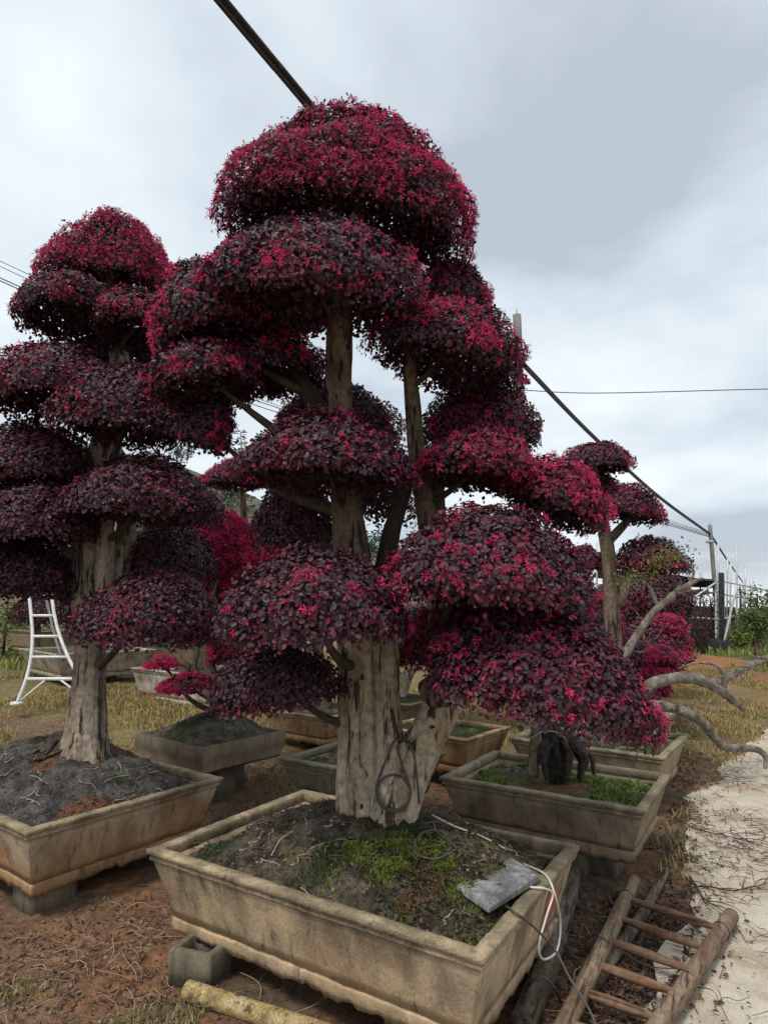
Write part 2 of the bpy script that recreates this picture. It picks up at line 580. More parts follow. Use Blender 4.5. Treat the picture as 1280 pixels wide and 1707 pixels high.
ii = (np.arange(ny - 1)[:, None] * nx + np.arange(nx - 1)[None]).ravel()
ground = MB().add(pos, np.stack([ii, ii + 1, ii + nx + 1, ii + nx], 1), None, c).obj('ground', M['ground'], smooth=True)
tag(ground, kind='structure')

# concrete path: a slab with ragged edges running away on the right
py_ = axis(0.5, 8.0, 0.05, -6, 60, 1.1)
ac = np.linspace(0, 2.85, 40)
PX = path_edge(py_)[:, None] + 0.05 + ac[None] + np.where(ac[None] == 0, (fbm(np.stack([py_ * 6, py_ * 0, py_ * 0], 1), 3)[:, None] - 0.5) * 0.18, 0)
PY = np.repeat(py_[:, None], len(ac), 1)
PZ = land(PX, PY) * 0 + 0.012 + land(path_edge(py_) - 0.4, py_)[:, None] * 0.9 * sstep(8.5, 13, py_)[:, None]
PZ = PZ + (fbm(np.stack([PX, PY, PX * 0], -1) * 1.7, 3) - 0.5) * 0.008
pv = np.stack([PX, PY, PZ], -1).reshape(-1, 3)
k = len(ac)
ii = (np.arange(len(py_) - 1)[:, None] * k + np.arange(k - 1)[None]).ravel()
path = MB().add(pv, np.stack([ii, ii + 1, ii + k + 1, ii + k], 1)).obj('path', M['path'], smooth=True)
tag(path, kind='structure')


# ------------------------------------------------------------------ planters
def rect_ring(L, W, off, z, nper, jit=0.0, zjit=None, seed=0):
    """points round a rectangle of half sizes L/2+off, W/2+off (local), nper points a side"""
    hx, hy = L / 2 + off, W / 2 + off
    t = np.linspace(0, 1, nper, endpoint=False)
    a = np.concatenate([np.stack([-hx + 2 * hx * t, -hy + 0 * t], 1), np.stack([hx + 0 * t, -hy + 2 * hy * t], 1),
                        np.stack([hx - 2 * hx * t, hy + 0 * t], 1), np.stack([-hx + 0 * t, hy - 2 * hy * t], 1)])
    p = np.column_stack([a, np.full(len(a), z)])
    return p


def rect_lathe(mb, L, W, prof, nper, close, R, loc, jit=0.004, jag=None, color=None, seed=0.0):
    rings = []
    for k_, (o, z) in enumerate(prof):
        p = rect_ring(L, W, o, z, nper)
        q = p * 9 + seed
        p = p + (np.stack([fbm(q, 3), fbm(q + 31, 3), fbm(q + 67, 3)], 1) - 0.5) * 2 * jit
        p = p + (np.stack([fbm(p * 45 + seed, 2), fbm(p * 45 + 11 + seed, 2), fbm(p * 45 + 23 + seed, 2)], 1) - 0.5) * jit * 1.3
        if jag and k_ in jag:
            ar = np.column_stack([p[:, 0] * 16, p[:, 1] * 16, np.full(len(p), seed)])
            p[:, 2] += (fbm(ar, 4, 0.65) - 0.35) * jag[k_]
        rings.append(p)
    n = len(rings[0])
    v = np.concatenate(rings)
    m_ = len(rings)
    q = []
    j = np.arange(n)
    j2 = (j + 1) % n
    for i in range(m_ if close else m_ - 1):
        a, b = i * n, ((i + 1) % m_) * n
        q.append(np.stack([a + j, a + j2, b + j2, b + j], 1))
    col = color(v) if color else None
    v = v @ R.T + np.asarray(loc)
    mb.add(v, np.concatenate(q), None, col)


def concrete_color(H, seed, tint=(0.40, 0.325, 0.215), mud=0.6, algae=0.5, dark=0.5):
    """weathered cement: dark rain streaks from the rim, orange mud splashed on the foot, green algae on the lip"""
    def f(v):
        s = seed * 13.7
        q = np.stack([(v[:, 0] + v[:, 1] * 0.9) * 7 + s, (v[:, 1] - v[:, 0] * 0.7) * 7, v[:, 2] * 1.1], 1)
        st = fbm(q, 4, 0.6)
        pa = fbm(v * 5 + s, 4)
        h = np.clip(v[:, 2] / H, 0, 1)
        c = mixc(np.array(tint) * 0.85, np.array(tint) * 1.2, pa)
        w = sstep(0.60 - 0.12 * dark, 0.80, pa * 0.6 + st * 0.4 + 0.22 * h * dark) * 0.7
        c = c * (1 - w)[:, None] + np.array((0.075, 0.066, 0.050))[None] * w[:, None]
        w = sstep(0.45, 0.75, pa * 0.7 + (1 - h) * 0.42) * mud * 0.8
        c = c * (1 - w)[:, None] + np.array((0.48, 0.25, 0.11))[None] * w[:, None]
        w = sstep(0.9, 0.99, h) * sstep(0.35, 0.7, fbm(v * 9 + s + 5, 3)) * algae
        c = c * (1 - w)[:, None] + np.array((0.17, 0.175, 0.085))[None] * w[:, None]
        return c
    return f


PLANTERS = {}


def planter(key, label, corner, ang, L, W, rim, H, taper=0.065, moulded=True, tint=(0.40, 0.325, 0.215), mud=0.6, algae=0.5, dark=0.5, mound=0.08,
            soil=0.08, moss=0.3, clay=0.15, nper=70, mossc=(0.035, 0.05, 0.018), peak=(0, 0), grey=0.0, sub=0.04):
    """corner = the rim corner nearest the viewer (x,y); ang = direction of the short side; the long side runs 90 deg to its left"""
    a = rad(ang)
    es, el = np.array([math.cos(a), math.sin(a)]), np.array([-math.sin(a), math.cos(a)])
    cen = np.array(corner) + es * W / 2 + el * L / 2
    base = rim - H
    loc = np.array([cen[0], cen[1], base])
    R = rotz(a + math.pi / 2)                       # local x = long side, local y = minus short side
    t = thing('planter', label, 'planter', tuple(loc), 'cement planters in the nursery yard')
    sd = len(PLANTERS) + 1.0
    cf = concrete_color(H, sd, tint, mud, algae, dark)
    if moulded:
        lip = [(-0.002, H - 0.002), (0.0, H - 0.005), (-0.001, H - 0.024), (-0.016, H - 0.026), (-0.018, H - 0.034), (-0.012, H - 0.036), (-0.013, H - 0.050), (-0.030, H - 0.052), (-0.060, H - 0.064), (-0.058, H - 0.008),
               (-0.054, H - 0.001), (-0.03, H)]
        mb = MB()
        rect_lathe(mb, L, W, lip, nper, True, R, loc, 0.0035, None, cf, sd)
        mb.obj('rim', M['concrete_rim'], t)
        o0 = -0.028
        mb = MB()
        wall = [(o0 - taper * t_, (H - 0.058) * (1 - t_) + 0.075 * t_) for t_ in np.linspace(0, 1, 7)]
        wall += [(o0 - taper - 0.04, 0.075), (-0.066 - taper * 0.4, H * 0.5), (-0.064, H - 0.05)]
        rect_lathe(mb, L, W, wall, nper, True, R, loc, 0.004, None, cf, sd)
        mb.obj('wall', M['concrete'], t)
        wall_mb = mb
        mb = MB()
        b0 = o0 - taper
        foot = [(b0 - 0.022, 0.09), (b0 - 0.022, 0.066), (b0 + 0.001, 0.064), (b0 + 0.003, 0.058), (b0 - 0.004, 0.025), (b0 - 0.010, -0.006), (b0 - 0.10, 0.03), (b0 - 0.10, 0.09)]
        rect_lathe(mb, L, W, foot, int(nper * 1.3), True, R, loc, 0.006, {5: 0.055, 4: 0.02}, cf, sd)
        mb.obj('foot_band', M['concrete'], t)
        inner = -0.058
    else:
        mb = MB()
        wall = [(0, H), (0.0, H * 0.5), (-taper * 0.3, 0.0), (-0.03, 0.0), (-0.035, H * 0.5), (-0.032, H)]
        rect_lathe(mb, L, W, wall, nper, True, R, loc, 0.004, None, cf, sd)
        mb.obj('wall', M['concrete'], t)
        wall_mb = mb
        inner = -0.03
    # earth fill
    hx, hy = L / 2 + inner - 0.004 - (taper * 0.3 if moulded else 0), W / 2 + inner - 0.004 - (taper * 0.3 if moulded else 0)
    nx_, ny_ = (150, 104) if nper > 95 else (90, 64) if nper > 60 else (44, 32)
    lx, ly = np.meshgrid(np.linspace(-hx, hx, nx_), np.linspace(-hy, hy, ny_))
    lx, ly = lx.ravel(), ly.ravel()
    e_ = np.maximum(0, 1 - (np.abs(lx - peak[0]) / (hx * 1.05)) ** 2.2) * np.maximum(0, 1 - (np.abs(ly - peak[1]) / (hy * 1.05)) ** 2.2)
    q = np.stack([lx, ly, lx * 0 + sd * 5], 1)
    z = H - soil + mound * e_ ** 0.8 + (fbm(q * 6, 4) - 0.5) * 0.08 + (np.abs(fbm(q * 13 + 5, 3) - 0.5)) * -0.06 + 0.006 + (fbm(q * 38, 3) - 0.5) * 0.035
    pm, pc = fbm(q * 3.4 + 3, 4), fbm(q * 4.1 + 44, 3)
    base_c = mixc((0.045, 0.036, 0.028), (0.17, 0.135, 0.10), sstep(0.3, 0.7, fbm(q * 24, 4)))
    if grey:
        base_c = base_c * (1 - grey) + mixc((0.045, 0.044, 0.042), (0.15, 0.145, 0.135), sstep(0.3, 0.7, fbm(q * 20, 4))) * grey
    w = sstep(0.62 - 0.3 * moss, 0.72 - 0.3 * moss, pm)
    cc = base_c * (1 - w)[:, None] + mixc(np.array(mossc) * 0.7, np.array(mossc) * 1.6, fbm(q * 21, 3)) * w[:, None]
    w2 = sstep(0.70 - 0.22 * clay, 0.78 - 0.22 * clay, pc) * 0.8
    cc = cc * (1 - w2)[:, None] + np.array((0.20, 0.085, 0.042))[None] * w2[:, None]
    v = np.stack([lx, ly, z], 1) @ R.T + loc
    ii_ = (np.arange(ny_ - 1)[:, None] * nx_ + np.arange(nx_ - 1)[None]).ravel()
    mb = MB().add(v, np.stack([ii_, ii_ + 1, ii_ + nx_ + 1, ii_ + nx_], 1), None, cc)
    so = mb.obj('soil', M['soil'], t, True)
    tris = []
    bv = BVHTree.FromPolygons([tuple(p) for p in v], [tuple(f) for f in np.stack([ii_, ii_ + 1, ii_ + nx_ + 1, ii_ + nx_], 1).tolist()])
    PLANTERS[key] = dict(obj=t, cen=cen, R=R, loc=loc, L=L, W=W, H=H, rim=rim, bvh=bv, moss=w, soilv=v, sd=sd, wall=wall_mb)
    return t


def soil_z(key, x, y):
    h = PLANTERS[key]['bvh'].ray_cast(Vector((x, y, 5)), Vector((0, 0, -1)))
    return h[0].z if h[0] is not None else PLANTERS[key]['rim'] - 0.08


planter('A', 'big beige cement planter holding the tall tree with the bare pale trunk', (0.32, 2.15), 57.6, 1.69, 1.13, 0.49, 0.37, mound=0.20, soil=0.08, moss=0.38, clay=0.3,
        nper=110, peak=(-0.05, -0.05), tint=(0.606, 0.461, 0.298), mud=0.35, dark=0.75, algae=0.35, mossc=(0.032, 0.042, 0.016))
planter('E', 'cement planter under the tree with the white tripod ladder behind, orange mud on its wall', (-1.79, 3.27), 54, 1.75, 1.24, 0.49, 0.37, mound=0.30, soil=0.08, moss=0.1, clay=0.35,
        nper=100, tint=(0.524, 0.403, 0.265), mud=0.95, dark=0.5, grey=0.8, peak=(0.05, 0.0))
planter('B', 'cement planter with weeds and a blackened stump beside the path', (1.44, 3.59), 57, 1.28, 0.92, 0.49, 0.33, mound=0.03, soil=0.075, moss=0.75, clay=0.5,
        nper=90, mossc=(0.075, 0.082, 0.025), tint=(0.344, 0.275, 0.189), mud=0.25, dark=0.45, algae=0.3)
planter('C', 'cement planter filled with pruned twigs behind the weedy planter', (2.10, 4.81), 55, 1.25, 1.03, 0.49, 0.33, mound=0.03, moss=0.35, clay=0.3,
        tint=(0.413, 0.339, 0.222), mud=0.3, dark=0.4)
planter('D', 'small far planter behind the twig-filled planter by the earth heap', (2.64, 6.15), 54, 1.2, 0.9, 0.49, 0.36, mound=0.06, nper=50, tint=(0.496, 0.410, 0.304))
planter('F', 'plain shallow grey box planter without mouldings, earth humped inside', (-1.44, 5.06), 52, 0.98, 0.90, 0.50, 0.215, taper=0.12, moulded=False, mound=0.20, soil=0.06, moss=0.5,
        clay=0.05, tint=(0.227, 0.173, 0.120), mud=0.2, dark=0.3, mossc=(0.05, 0.062, 0.025), grey=0.5)
planter('G', 'dark green stained planter right behind the pale trunk', (0.0, 4.28), 56, 0.94, 0.86, 0.49, 0.30, mound=0.05, soil=0.06, moss=0.6, clay=0.05, tint=(0.234, 0.205, 0.146), mud=0.1, dark=0.6,
        algae=0.8, mossc=(0.04, 0.05, 0.028))
planter('H', 'brown planter half hidden under the low dark leaf pad', (-0.57, 6.47), 55, 0.95, 0.85, 0.49, 0.31, mound=0.05, soil=0.06, moss=0.4, nper=50, tint=(0.469, 0.307, 0.177), mud=0.6)
planter('I', 'rust brown planter with mossy green soil behind the leaning limb', (0.71, 5.42), 51, 0.98, 0.78, 0.49, 0.33, mound=0.03, soil=0.035, moss=0.9, clay=0.0, nper=60, tint=(0.524, 0.320, 0.165), mud=0.9,
        dark=0.25, mossc=(0.03, 0.055, 0.018), algae=0.7)
planter('J', 'far dark planter with green soil seen between trunk and leaning limb', (0.30, 7.25), 54, 1.1, 0.8, 0.50, 0.32, mound=0.02, soil=0.04, moss=0.95, clay=0.0, nper=40, tint=(0.179, 0.128, 0.095),
        mossc=(0.04, 0.07, 0.03), algae=0.6)
kc = at_y(92, 1091, 9.2)
planter('K', 'long pale planter standing behind the white tripod ladder', (kc[0], kc[1]), 45, 1.9, 1.55, kc[2], 0.40, taper=0.14, mound=0.12, moss=0.6, nper=50, tint=(0.551, 0.474, 0.367), mud=0.15, dark=0.3,
        mossc=(0.05, 0.06, 0.03))
lc = at_y(380, 1131, 7.8)
planter('L', 'pale whitish planter with grey rain streaks behind the plain box planter', (lc[0], lc[1]), 52, 2.25, 1.05, lc[2], 0.44, mound=0.05, moss=0.3, nper=60, tint=(0.647, 0.563, 0.456), mud=0.2, dark=0.55)
mc = at_y(330, 1076, 10.0)
planter('M', 'dark grey planter beyond the pale streaked planter', (mc[0], mc[1]), 55, 1.5, 0.9, mc[2], 0.42, mound=0.08, nper=40, tint=(0.179, 0.154, 0.127))
nc = at_y(62, 1053, 13.0)
planter('N', 'far weathered planter in green weeds beyond the tripod ladder', (nc[0], nc[1]), 50, 1.6, 1.0, nc[2], 0.45, mound=0.05, moss=0.9, nper=40, tint=(0.331, 0.282, 0.189), mossc=(0.09, 0.11, 0.04))

# supports under the planters
BLOCKS = 'cement blocks carrying the planters'


def block(x, y, ang, sx, sy, z0, z1, label, hollow=False):
    mb = MB()
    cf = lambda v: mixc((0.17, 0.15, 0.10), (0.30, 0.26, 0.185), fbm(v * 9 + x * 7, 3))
    R = rotz(rad(ang))
    loc = np.array([x, y, z0])
    h = z1 - z0
    if hollow:
        prof = [(0, 0.0), (0.0, h - 0.008), (-0.008, h), (-0.03, h), (-0.034, h - 0.006), (-0.036, 0.01)]
    else:
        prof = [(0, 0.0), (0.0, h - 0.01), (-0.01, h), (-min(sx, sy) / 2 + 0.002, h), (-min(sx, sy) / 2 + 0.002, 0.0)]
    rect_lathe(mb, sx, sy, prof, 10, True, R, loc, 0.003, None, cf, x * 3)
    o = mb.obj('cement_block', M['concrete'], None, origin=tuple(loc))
    return tag(o, label, 'block', BLOCKS)


def local(key, lx, ly):
    P = PLANTERS[key]
    return (P['R'] @ np.array([lx, ly, 0]))[:2] + P['cen']


blk = at_z(312, 1640, 0.0)
block(blk[0] + 0.05, blk[1] + 0.02, -20, 0.21, 0.17, -0.02, 0.15, 'hollow square cement block under the end of the big planter', True)
for i, (lx, ly) in enumerate([(-0.45, 0.28), (-0.45, -0.26), (0.48, -0.28)]):
    p = local('A', lx, ly)
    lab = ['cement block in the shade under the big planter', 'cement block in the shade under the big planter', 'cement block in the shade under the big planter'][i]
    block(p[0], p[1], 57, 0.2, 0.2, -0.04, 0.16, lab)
for lx, ly in [(-0.6, 0.36), (0.55, 0.36), (0.0, -0.3)]:
    p = local('E', lx, ly)
    block(p[0], p[1], 54, 0.24, 0.22, -0.04, 0.16, 'cement block under the orange stained planter')
for lx, ly in [(-0.3, 0.1), (0.35, 0.12), (0.0, -0.25)]:
    p = local('B', lx, ly)
    block(p[0], p[1], 57, 0.24, 0.22, -0.04, 0.20, 'cement block under the weedy planter with the stump')
p = at_z(968, 1445, 0.05)
block(p[0], p[1] + 0.08, 57, 0.2, 0.17, -0.04, 0.19, 'squared cement block wedged between the big planter and the weedy planter')
for key, nm in (('C', 'twig-filled'), ('D', 'small far'), ('F', 'plain grey box'), ('G', 'green stained'), ('H', 'brown half-hidden'), ('I', 'rust brown'), ('J', 'far dark'), ('K', 'long pale'), ('L', 'whitish streaked'), ('M', 'dark grey far'), ('N', 'weed-grown far')):
    P = PLANTERS[key]
    for lx, ly in [(-0.25 * P['L'], 0.08 * P['W']), (0.25 * P['L'], 0.05 * P['W']), (0.0, -0.25 * P['W'])]:
        p = local(key, lx, ly)
        g0 = landz(p[0], p[1]) - 0.08
        top = P['loc'][2] + (0.045 if key != 'F' else 0.004)
        if top - g0 > 0.03:
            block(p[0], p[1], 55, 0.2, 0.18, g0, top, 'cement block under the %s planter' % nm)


# ------------------------------------------------------------------ foliage
def leaves(mb, P, N, A, s, c, wid=0.70, oval=True):
    """leaves folded along the midrib: oval ones have two points on each side, far ones a single point"""
    n = len(P)
    N = N / (np.linalg.norm(N, axis=1)[:, None] + 1e-9)
    A = A - N * (A * N).sum(1)[:, None]
    A = A / (np.linalg.norm(A, axis=1)[:, None] + 1e-9)
    B = np.cross(N, A)
    s = s[:, None]
    f = 0.10
    if not oval:
        wid = wid * 1.12
        v = np.stack([P, P + s * (0.48 * A - wid / 2 * B + f * N), P + s * (A - 0.05 * N), P + s * (0.48 * A + wid / 2 * B + f * N)], 1).reshape(-1, 3)
        b = np.arange(n)[:, None] * 4
        mb.add(v, None, np.concatenate([b + np.array([[0, 2, 1]]), b + np.array([[0, 3, 2]])]), np.repeat(c, 4, 0))
        return
    v = np.stack([P, P + s * (0.30 * A - wid / 2 * 0.92 * B + f * N), P + s * (0.74 * A - wid / 2 * 0.82 * B + f * N), P + s * (A - 0.05 * N),
                  P + s * (0.74 * A + wid / 2 * 0.82 * B + f * N), P + s * (0.30 * A + wid / 2 * 0.92 * B + f * N)], 1).reshape(-1, 3)
    b = np.arange(n)[:, None] * 6
    q = np.concatenate([b + np.array([[0, 3, 2, 1]]), b + np.array([[0, 5, 4, 3]])])
    mb.add(v, q, None, np.repeat(c, 6, 0))


def petals(mb, P, N, s, c, k=9, bend=True):
    """fringe flowers: k narrow strap petals fanning out from each point"""
    n = len(P)
    P = np.repeat(P, k, 0)
    N = np.repeat(N, k, 0)
    s = np.repeat(s, k) * RNG.uniform(0.65, 1.15, n * k)
    c = np.repeat(c, k, 0) * RNG.uniform(0.75, 1.2, (n * k, 1))
    D = RNG.normal(0, 1, (n * k, 3))
    D /= np.linalg.norm(D, axis=1)[:, None]
    D = D * 0.85 + N * 0.55
    D[:, 2] -= 0.15
    D /= np.linalg.norm(D, axis=1)[:, None]
    T = np.cross(D, RNG.normal(0, 1, (n * k, 3)))
    T /= np.linalg.norm(T, axis=1)[:, None] + 1e-9
    s = s[:, None]
    w = 0.085
    P2 = P + D * s * 0.6
    P3 = P + D * s + np.array([0, 0, -0.22]) * s
    if not bend:
        w = 0.11
        v = np.stack([P - T * s * w * 0.5, P + T * s * w * 0.5, P3 + T * s * w, P3 - T * s * w], 1).reshape(-1, 3)
        mb.add(v, np.arange(n * k)[:, None] * 4 + np.array([[0, 1, 2, 3]]), None, np.repeat(c, 4, 0))
        return
    v = np.stack([P - T * s * w * 0.6, P + T * s * w * 0.6, P2 + T * s * w, P2 - T * s * w, P3], 1).reshape(-1, 3)
    b = np.arange(n * k)[:, None] * 5
    mb.add(v, b + np.array([[0, 1, 2, 3]]), b + np.array([[3, 2, 4]]), np.repeat(c, 5, 0))


MAG = np.array((0.74, 0.055, 0.19))


def pad_points(pad, n, lo=-0.25, jitter=1.0, inward=0.30):
    """points on the lumpy dome shell of a pad: positions, outward normals, height and depth factors"""
    r = np.array(pad['r'])
    u = RNG.normal(0, 1, (int(n * 1.9), 3))
    u /= np.linalg.norm(u, axis=1)[:, None]
    keep = (u[:, 2] > lo + RNG.normal(0, 0.05, len(u)))
    keep &= RNG.random(len(u)) < np.where(u[:, 2] < 0.0, 0.6, 1.0)
    u = u[keep][:n]
    sd = pad['seed']
    lump = 1 + 0.30 * (fbm(u * 1.5 + sd, 2) - 0.5) + 0.22 * (fbm(u * 4.0 + sd * 1.7, 2) - 0.5)
    dep = RNG.random(len(u)) ** 2.0 * inward
    rr = lump * (1 - dep) * (1 + RNG.normal(0, 0.008, len(u)) * jitter)
    p = u * r * rr[:, None]
    p[:, :2] *= (1.04 - 0.22 * np.clip(u[:, 2], 0, 1) ** 1.3)[:, None]      # umbrella form: narrower crown, wide lip
    p[:, 2] = np.where(p[:, 2] < 0, p[:, 2] * 0.8, p[:, 2] * 1.06)
    nn = u / r
    nn /= np.linalg.norm(nn, axis=1)[:, None]
    R = pad['R']
    return p @ R.T + pad['c'], nn @ R.T, u, dep


def tilt_matrix(roll, pitch):
    a, b = rad(roll), rad(pitch)
    Ry = np.array([[math.cos(a), 0, math.sin(a)], [0, 1, 0], [-math.sin(a), 0, math.cos(a)]])
    Rx = np.array([[1, 0, 0], [0, math.cos(b), -math.sin(b)], [0, math.sin(b), math.cos(b)]])
    return Ry @ Rx


_seed = [3.0]


def pad(px, py, y, rx, ry, rz, fl=0.25, red=0.3, roll=0, pitch=0, cov=1.0, tone=1.0, lo=-0.25, thick=1.12):
    """a clipped cloud of leaves: centre of its flat underside by pixel and distance; sizes in metres"""
    _seed[0] += 11.3
    rz = rz * thick
    return dict(c=at_y(px, py, y) - np.array([0, 0, 0.10 * rz * (thick - 1) / 0.2]), r=(rx, ry, rz), fl=fl, red=red, R=tilt_matrix(roll, pitch), cov=cov, tone=tone, lo=lo, seed=_seed[0])


def leaf_color(n, red, noise, tone, top):
    t = RNG.random(n)
    a = mixc((0.046, 0.018, 0.026), (0.098, 0.040, 0.054), t)
    g = mixc((0.048, 0.036, 0.040), (0.080, 0.064, 0.068), t)
    w = (RNG.random(n) < 0.14).astype(float)
    c = a * (1 - w)[:, None] + g * w[:, None]
    w = (RNG.random(n) < red * sstep(0.38, 0.62, noise) * 1.6).astype(float)
    c = c * (1 - w)[:, None] + mixc((0.085, 0.012, 0.024), (0.20, 0.022, 0.05), RNG.random(n)) * w[:, None]
    return c * tone


STAT = dict(leaf=0, petal=0)


def build_tree(name, label, base, trunks, pads, leaf=0.024, group=None, bark='bark_pale', limb_mat='bark_limb', density=1.0, kf=6, own=0, seg=36, cat='tree', twigs=12, ring=0.03,
               fsize=0.021, fdens=1.0):
    """trunks: list of (points [(x,y,z,r)...], flute); first is the trunk, the others limbs; every pad gets a limb of its own from the nearest trunk point"""
    t = thing(name, label, cat, tuple(base), group)
    sk = []
    trunk_mb = MB()
    for i, (pts, fl, mt) in enumerate(trunks):
        ln = sum(np.linalg.norm(np.array(a[:3]) - np.array(b[:3])) for a, b in zip(pts, pts[1:]))
        n = max(8, int(ln / ring))
        sp = smooth_path(pts, n)
        mb = MB()
        tube(trunk_mb, sp[:, :3], np.maximum(sp[:, 3], 0.004), seg if sp[0, 3] > 0.03 else 12, True, fl, 0.15 if fl else 0.08, 16)
        tube(mb, sp[:, :3], np.maximum(sp[:, 3], 0.004), seg if sp[0, 3] > 0.03 else 12, True, fl, 0.15 if fl else 0.08, 16)
        o = mb.obj('trunk' if mt is None or i == 0 else 'limb', M[mt or bark], t, True)
        if i == 0:
            t_first = o
        sk.append(sp)
    allsk = np.concatenate(sk)
    cand = []
    for pi, pd in enumerate(pads):
        c, r = pd['c'], pd['r']
        up = pd['R'] @ np.array([0, 0, 1.0])
        tip = c + up * r[2] * 0.25
        # limb from the skeleton to the heart of the pad
        d = np.linalg.norm(allsk[:, :2] - tip[:2], axis=1) * 0.6 + np.abs(allsk[:, 2] - (tip[2] - 0.6 * np.linalg.norm(allsk[:, :2] - tip[:2], axis=1))) + 0.0
        j = int(np.argmin(d))
        st = allsk[j, :3]
        ln = np.linalg.norm(tip - st)
        mb = MB()
        if ln > 0.1:
            mid = (st + tip) / 2 + np.array([0, 0, -0.05 * ln]) + RNG.normal(0, 0.04 * ln, 3)
            sp = smooth_path([st, mid, tip], 10)
            rr = np.linspace(min(allsk[j, 3] * 0.55, 0.012 + 0.03 * ln), 0.008, 10)
            tube(mb, sp, rr, 8, True, None, 0.12, 20)
        a_, n_, u_, d_ = pad_points(pd, twigs, 0.05)
        for q in a_:
            q = tip + (q - tip) * 0.93
            mid = (tip + q) / 2 + RNG.normal(0, 0.12 * r[0], 3) * np.array([1, 1, 0.5])
            tube(mb, smooth_path([tip - up * 0.03, mid, q], 6), np.linspace(0.007, 0.002, 6), 4, False)
        mb.obj('limb', M[limb_mat], t, True)
        # leaves
        rm = (r[0] * r[1]) ** 0.5
        area = 2 * math.pi * rm * (rm + r[2]) * 0.62
        n = int(3.3 * density * pd['cov'] * area / (leaf * leaf * 0.5))
        P, Nn, u, dep = pad_points(pd, n, pd['lo'])
        n = len(P)
        noise = fbm(P * 5.5 + pd['seed'], 3)
        Nl = Nn + RNG.normal(0, 0.40, (n, 3)) + np.array([0, 0, 0.2])
        A = RNG.normal(0, 0.8, (n, 3)) + Nn * 0.35 + np.array([0, 0, -0.15])
        s = leaf * RNG.uniform(0.6, 1.25, n)
        col = leaf_color(n, pd['red'], noise, pd['tone'], u[:, 2])
        mb = MB()
        leaves(mb, P, Nl, A, s, col, 0.72, c[1] < 2.9)
        STAT['leaf'] += n
        # thin scatter inside the pad and below its lip
        nb_ = int(n * 0.16)
        Pb, Nb, _, _ = pad_points(pd, nb_, pd['lo'] + 0.12, inward=0.2)
        Pb = c + (Pb - c) * RNG.uniform(0.72, 0.86, (len(Pb), 1))
        nb_ = len(Pb)
        leaves(mb, Pb, Nb + RNG.normal(0, 0.4, (nb_, 3)), RNG.normal(0, 1, (nb_, 3)), leaf * RNG.uniform(1.5, 2.2, nb_), leaf_color(nb_, 0.1, np.zeros(nb_), pd['tone'], 0), 0.75, False)
        ni = int(n * 0.06)
        uu = RNG.normal(0, 1, (ni, 3))
        uu /= np.linalg.norm(uu, axis=1)[:, None]
        uu *= (RNG.random(ni) ** 0.5 * 0.9)[:, None]
        uu[:, 2] = np.where(uu[:, 2] < 0, uu[:, 2] * 0.3, uu[:, 2])
        Pi = (uu * np.array(r)) @ pd['R'].T + c
        leaves(mb, Pi, RNG.normal(0, 1, (ni, 3)), RNG.normal(0, 1, (ni, 3)), leaf * RNG.uniform(0.6, 1.2, ni), leaf_color(ni, 0.1, np.zeros(ni), pd['tone'], 0), 0.7, False)
        # stray shoots breaking the clipped outline
        ns = int(n * 0.012)
        Ps, Ns, us, _ = pad_points(pd, ns, 0.0, inward=0.0)
        Ps = Ps + Ns * RNG.uniform(0.0, 0.018, (len(Ps), 1))
        leaves(mb, Ps, RNG.normal(0, 1, (len(Ps), 3)), Ns + RNG.normal(0, 0.5, (len(Ps), 3)), leaf * RNG.uniform(0.5, 1.0, len(Ps)), leaf_color(len(Ps), 0.3, np.ones(len(Ps)), 1, 0))
        fo = mb.obj('leaf_pad', M['leaf'], t)
        fo['kind'] = 'stuff'
        # flowers in patches on the outside
        if pd['fl'] > 0:
            nf = int(area * 3000 * (0.024 / leaf) * density * fdens)
            Pf, Nf, uf, df = pad_points(pd, nf, pd['lo'] * 0.8, inward=0.04)
            nz = fbm(Pf * 6.5 + pd['seed'] * 3, 3) * 0.42 + fbm(Pf * 34 + pd['seed'], 2) * 0.58
            rimw = 0.07 * np.exp(-((uf[:, 2] - 0.12) / 0.35) ** 2)          # blossom is thickest along the lower lip
            k_ = nz + rimw - (0.69 - 0.27 * pd['fl']) > RNG.uniform(0, 0.10, len(Pf))
            Pf, Nf = Pf[k_], Nf[k_]
            if len(Pf):
                Pf = Pf + Nf * RNG.uniform(0.0, 0.015, (len(Pf), 1))
                cf_ = MAG[None] * RNG.uniform(0.65, 1.15, (len(Pf), 1)) * pd['tone'] ** 0.5
                mine = np.zeros(len(Pf), bool)
                if own:
                    dc = np.linalg.norm(Pf - np.array([0, 0, CAM_H]), axis=1)
                    face = ((np.array([0, 0, CAM_H]) - Pf) * Nf).sum(1) / dc
                    ok = np.where((face > 0.25))[0]
                    take = ok[RNG.permutation(len(ok))[:own]]
                    mine[take] = True
                    for h in take:
                        cand.append(('flower', Pf[h], Nf[h], fo))
                mb = MB()
                petals(mb, Pf[~mine], Nf[~mine], fsize * RNG.uniform(0.7, 1.2, (~mine).sum()), cf_[~mine], kf, False)
                STAT['petal'] += len(Pf) * kf
                bo = mb.obj('blossom', M['petal'], fo)
                bo['kind'] = 'stuff'
        if own and c[1] < 3.05:
            Pl, Nl, ul, _ = pad_points(pd, 400, 0.0, inward=0.0)
            dc = np.linalg.norm(Pl - np.array([0, 0, CAM_H]), axis=1)
            face = ((np.array([0, 0, CAM_H]) - Pl) * Nl).sum(1) / dc
            for h in np.where(face > 0.3)[0][:46]:
                cand.append(('leaf', Pl[h] + Nl[h] * 0.006, Nl[h], fo))
    return t, trunk_mb, cand


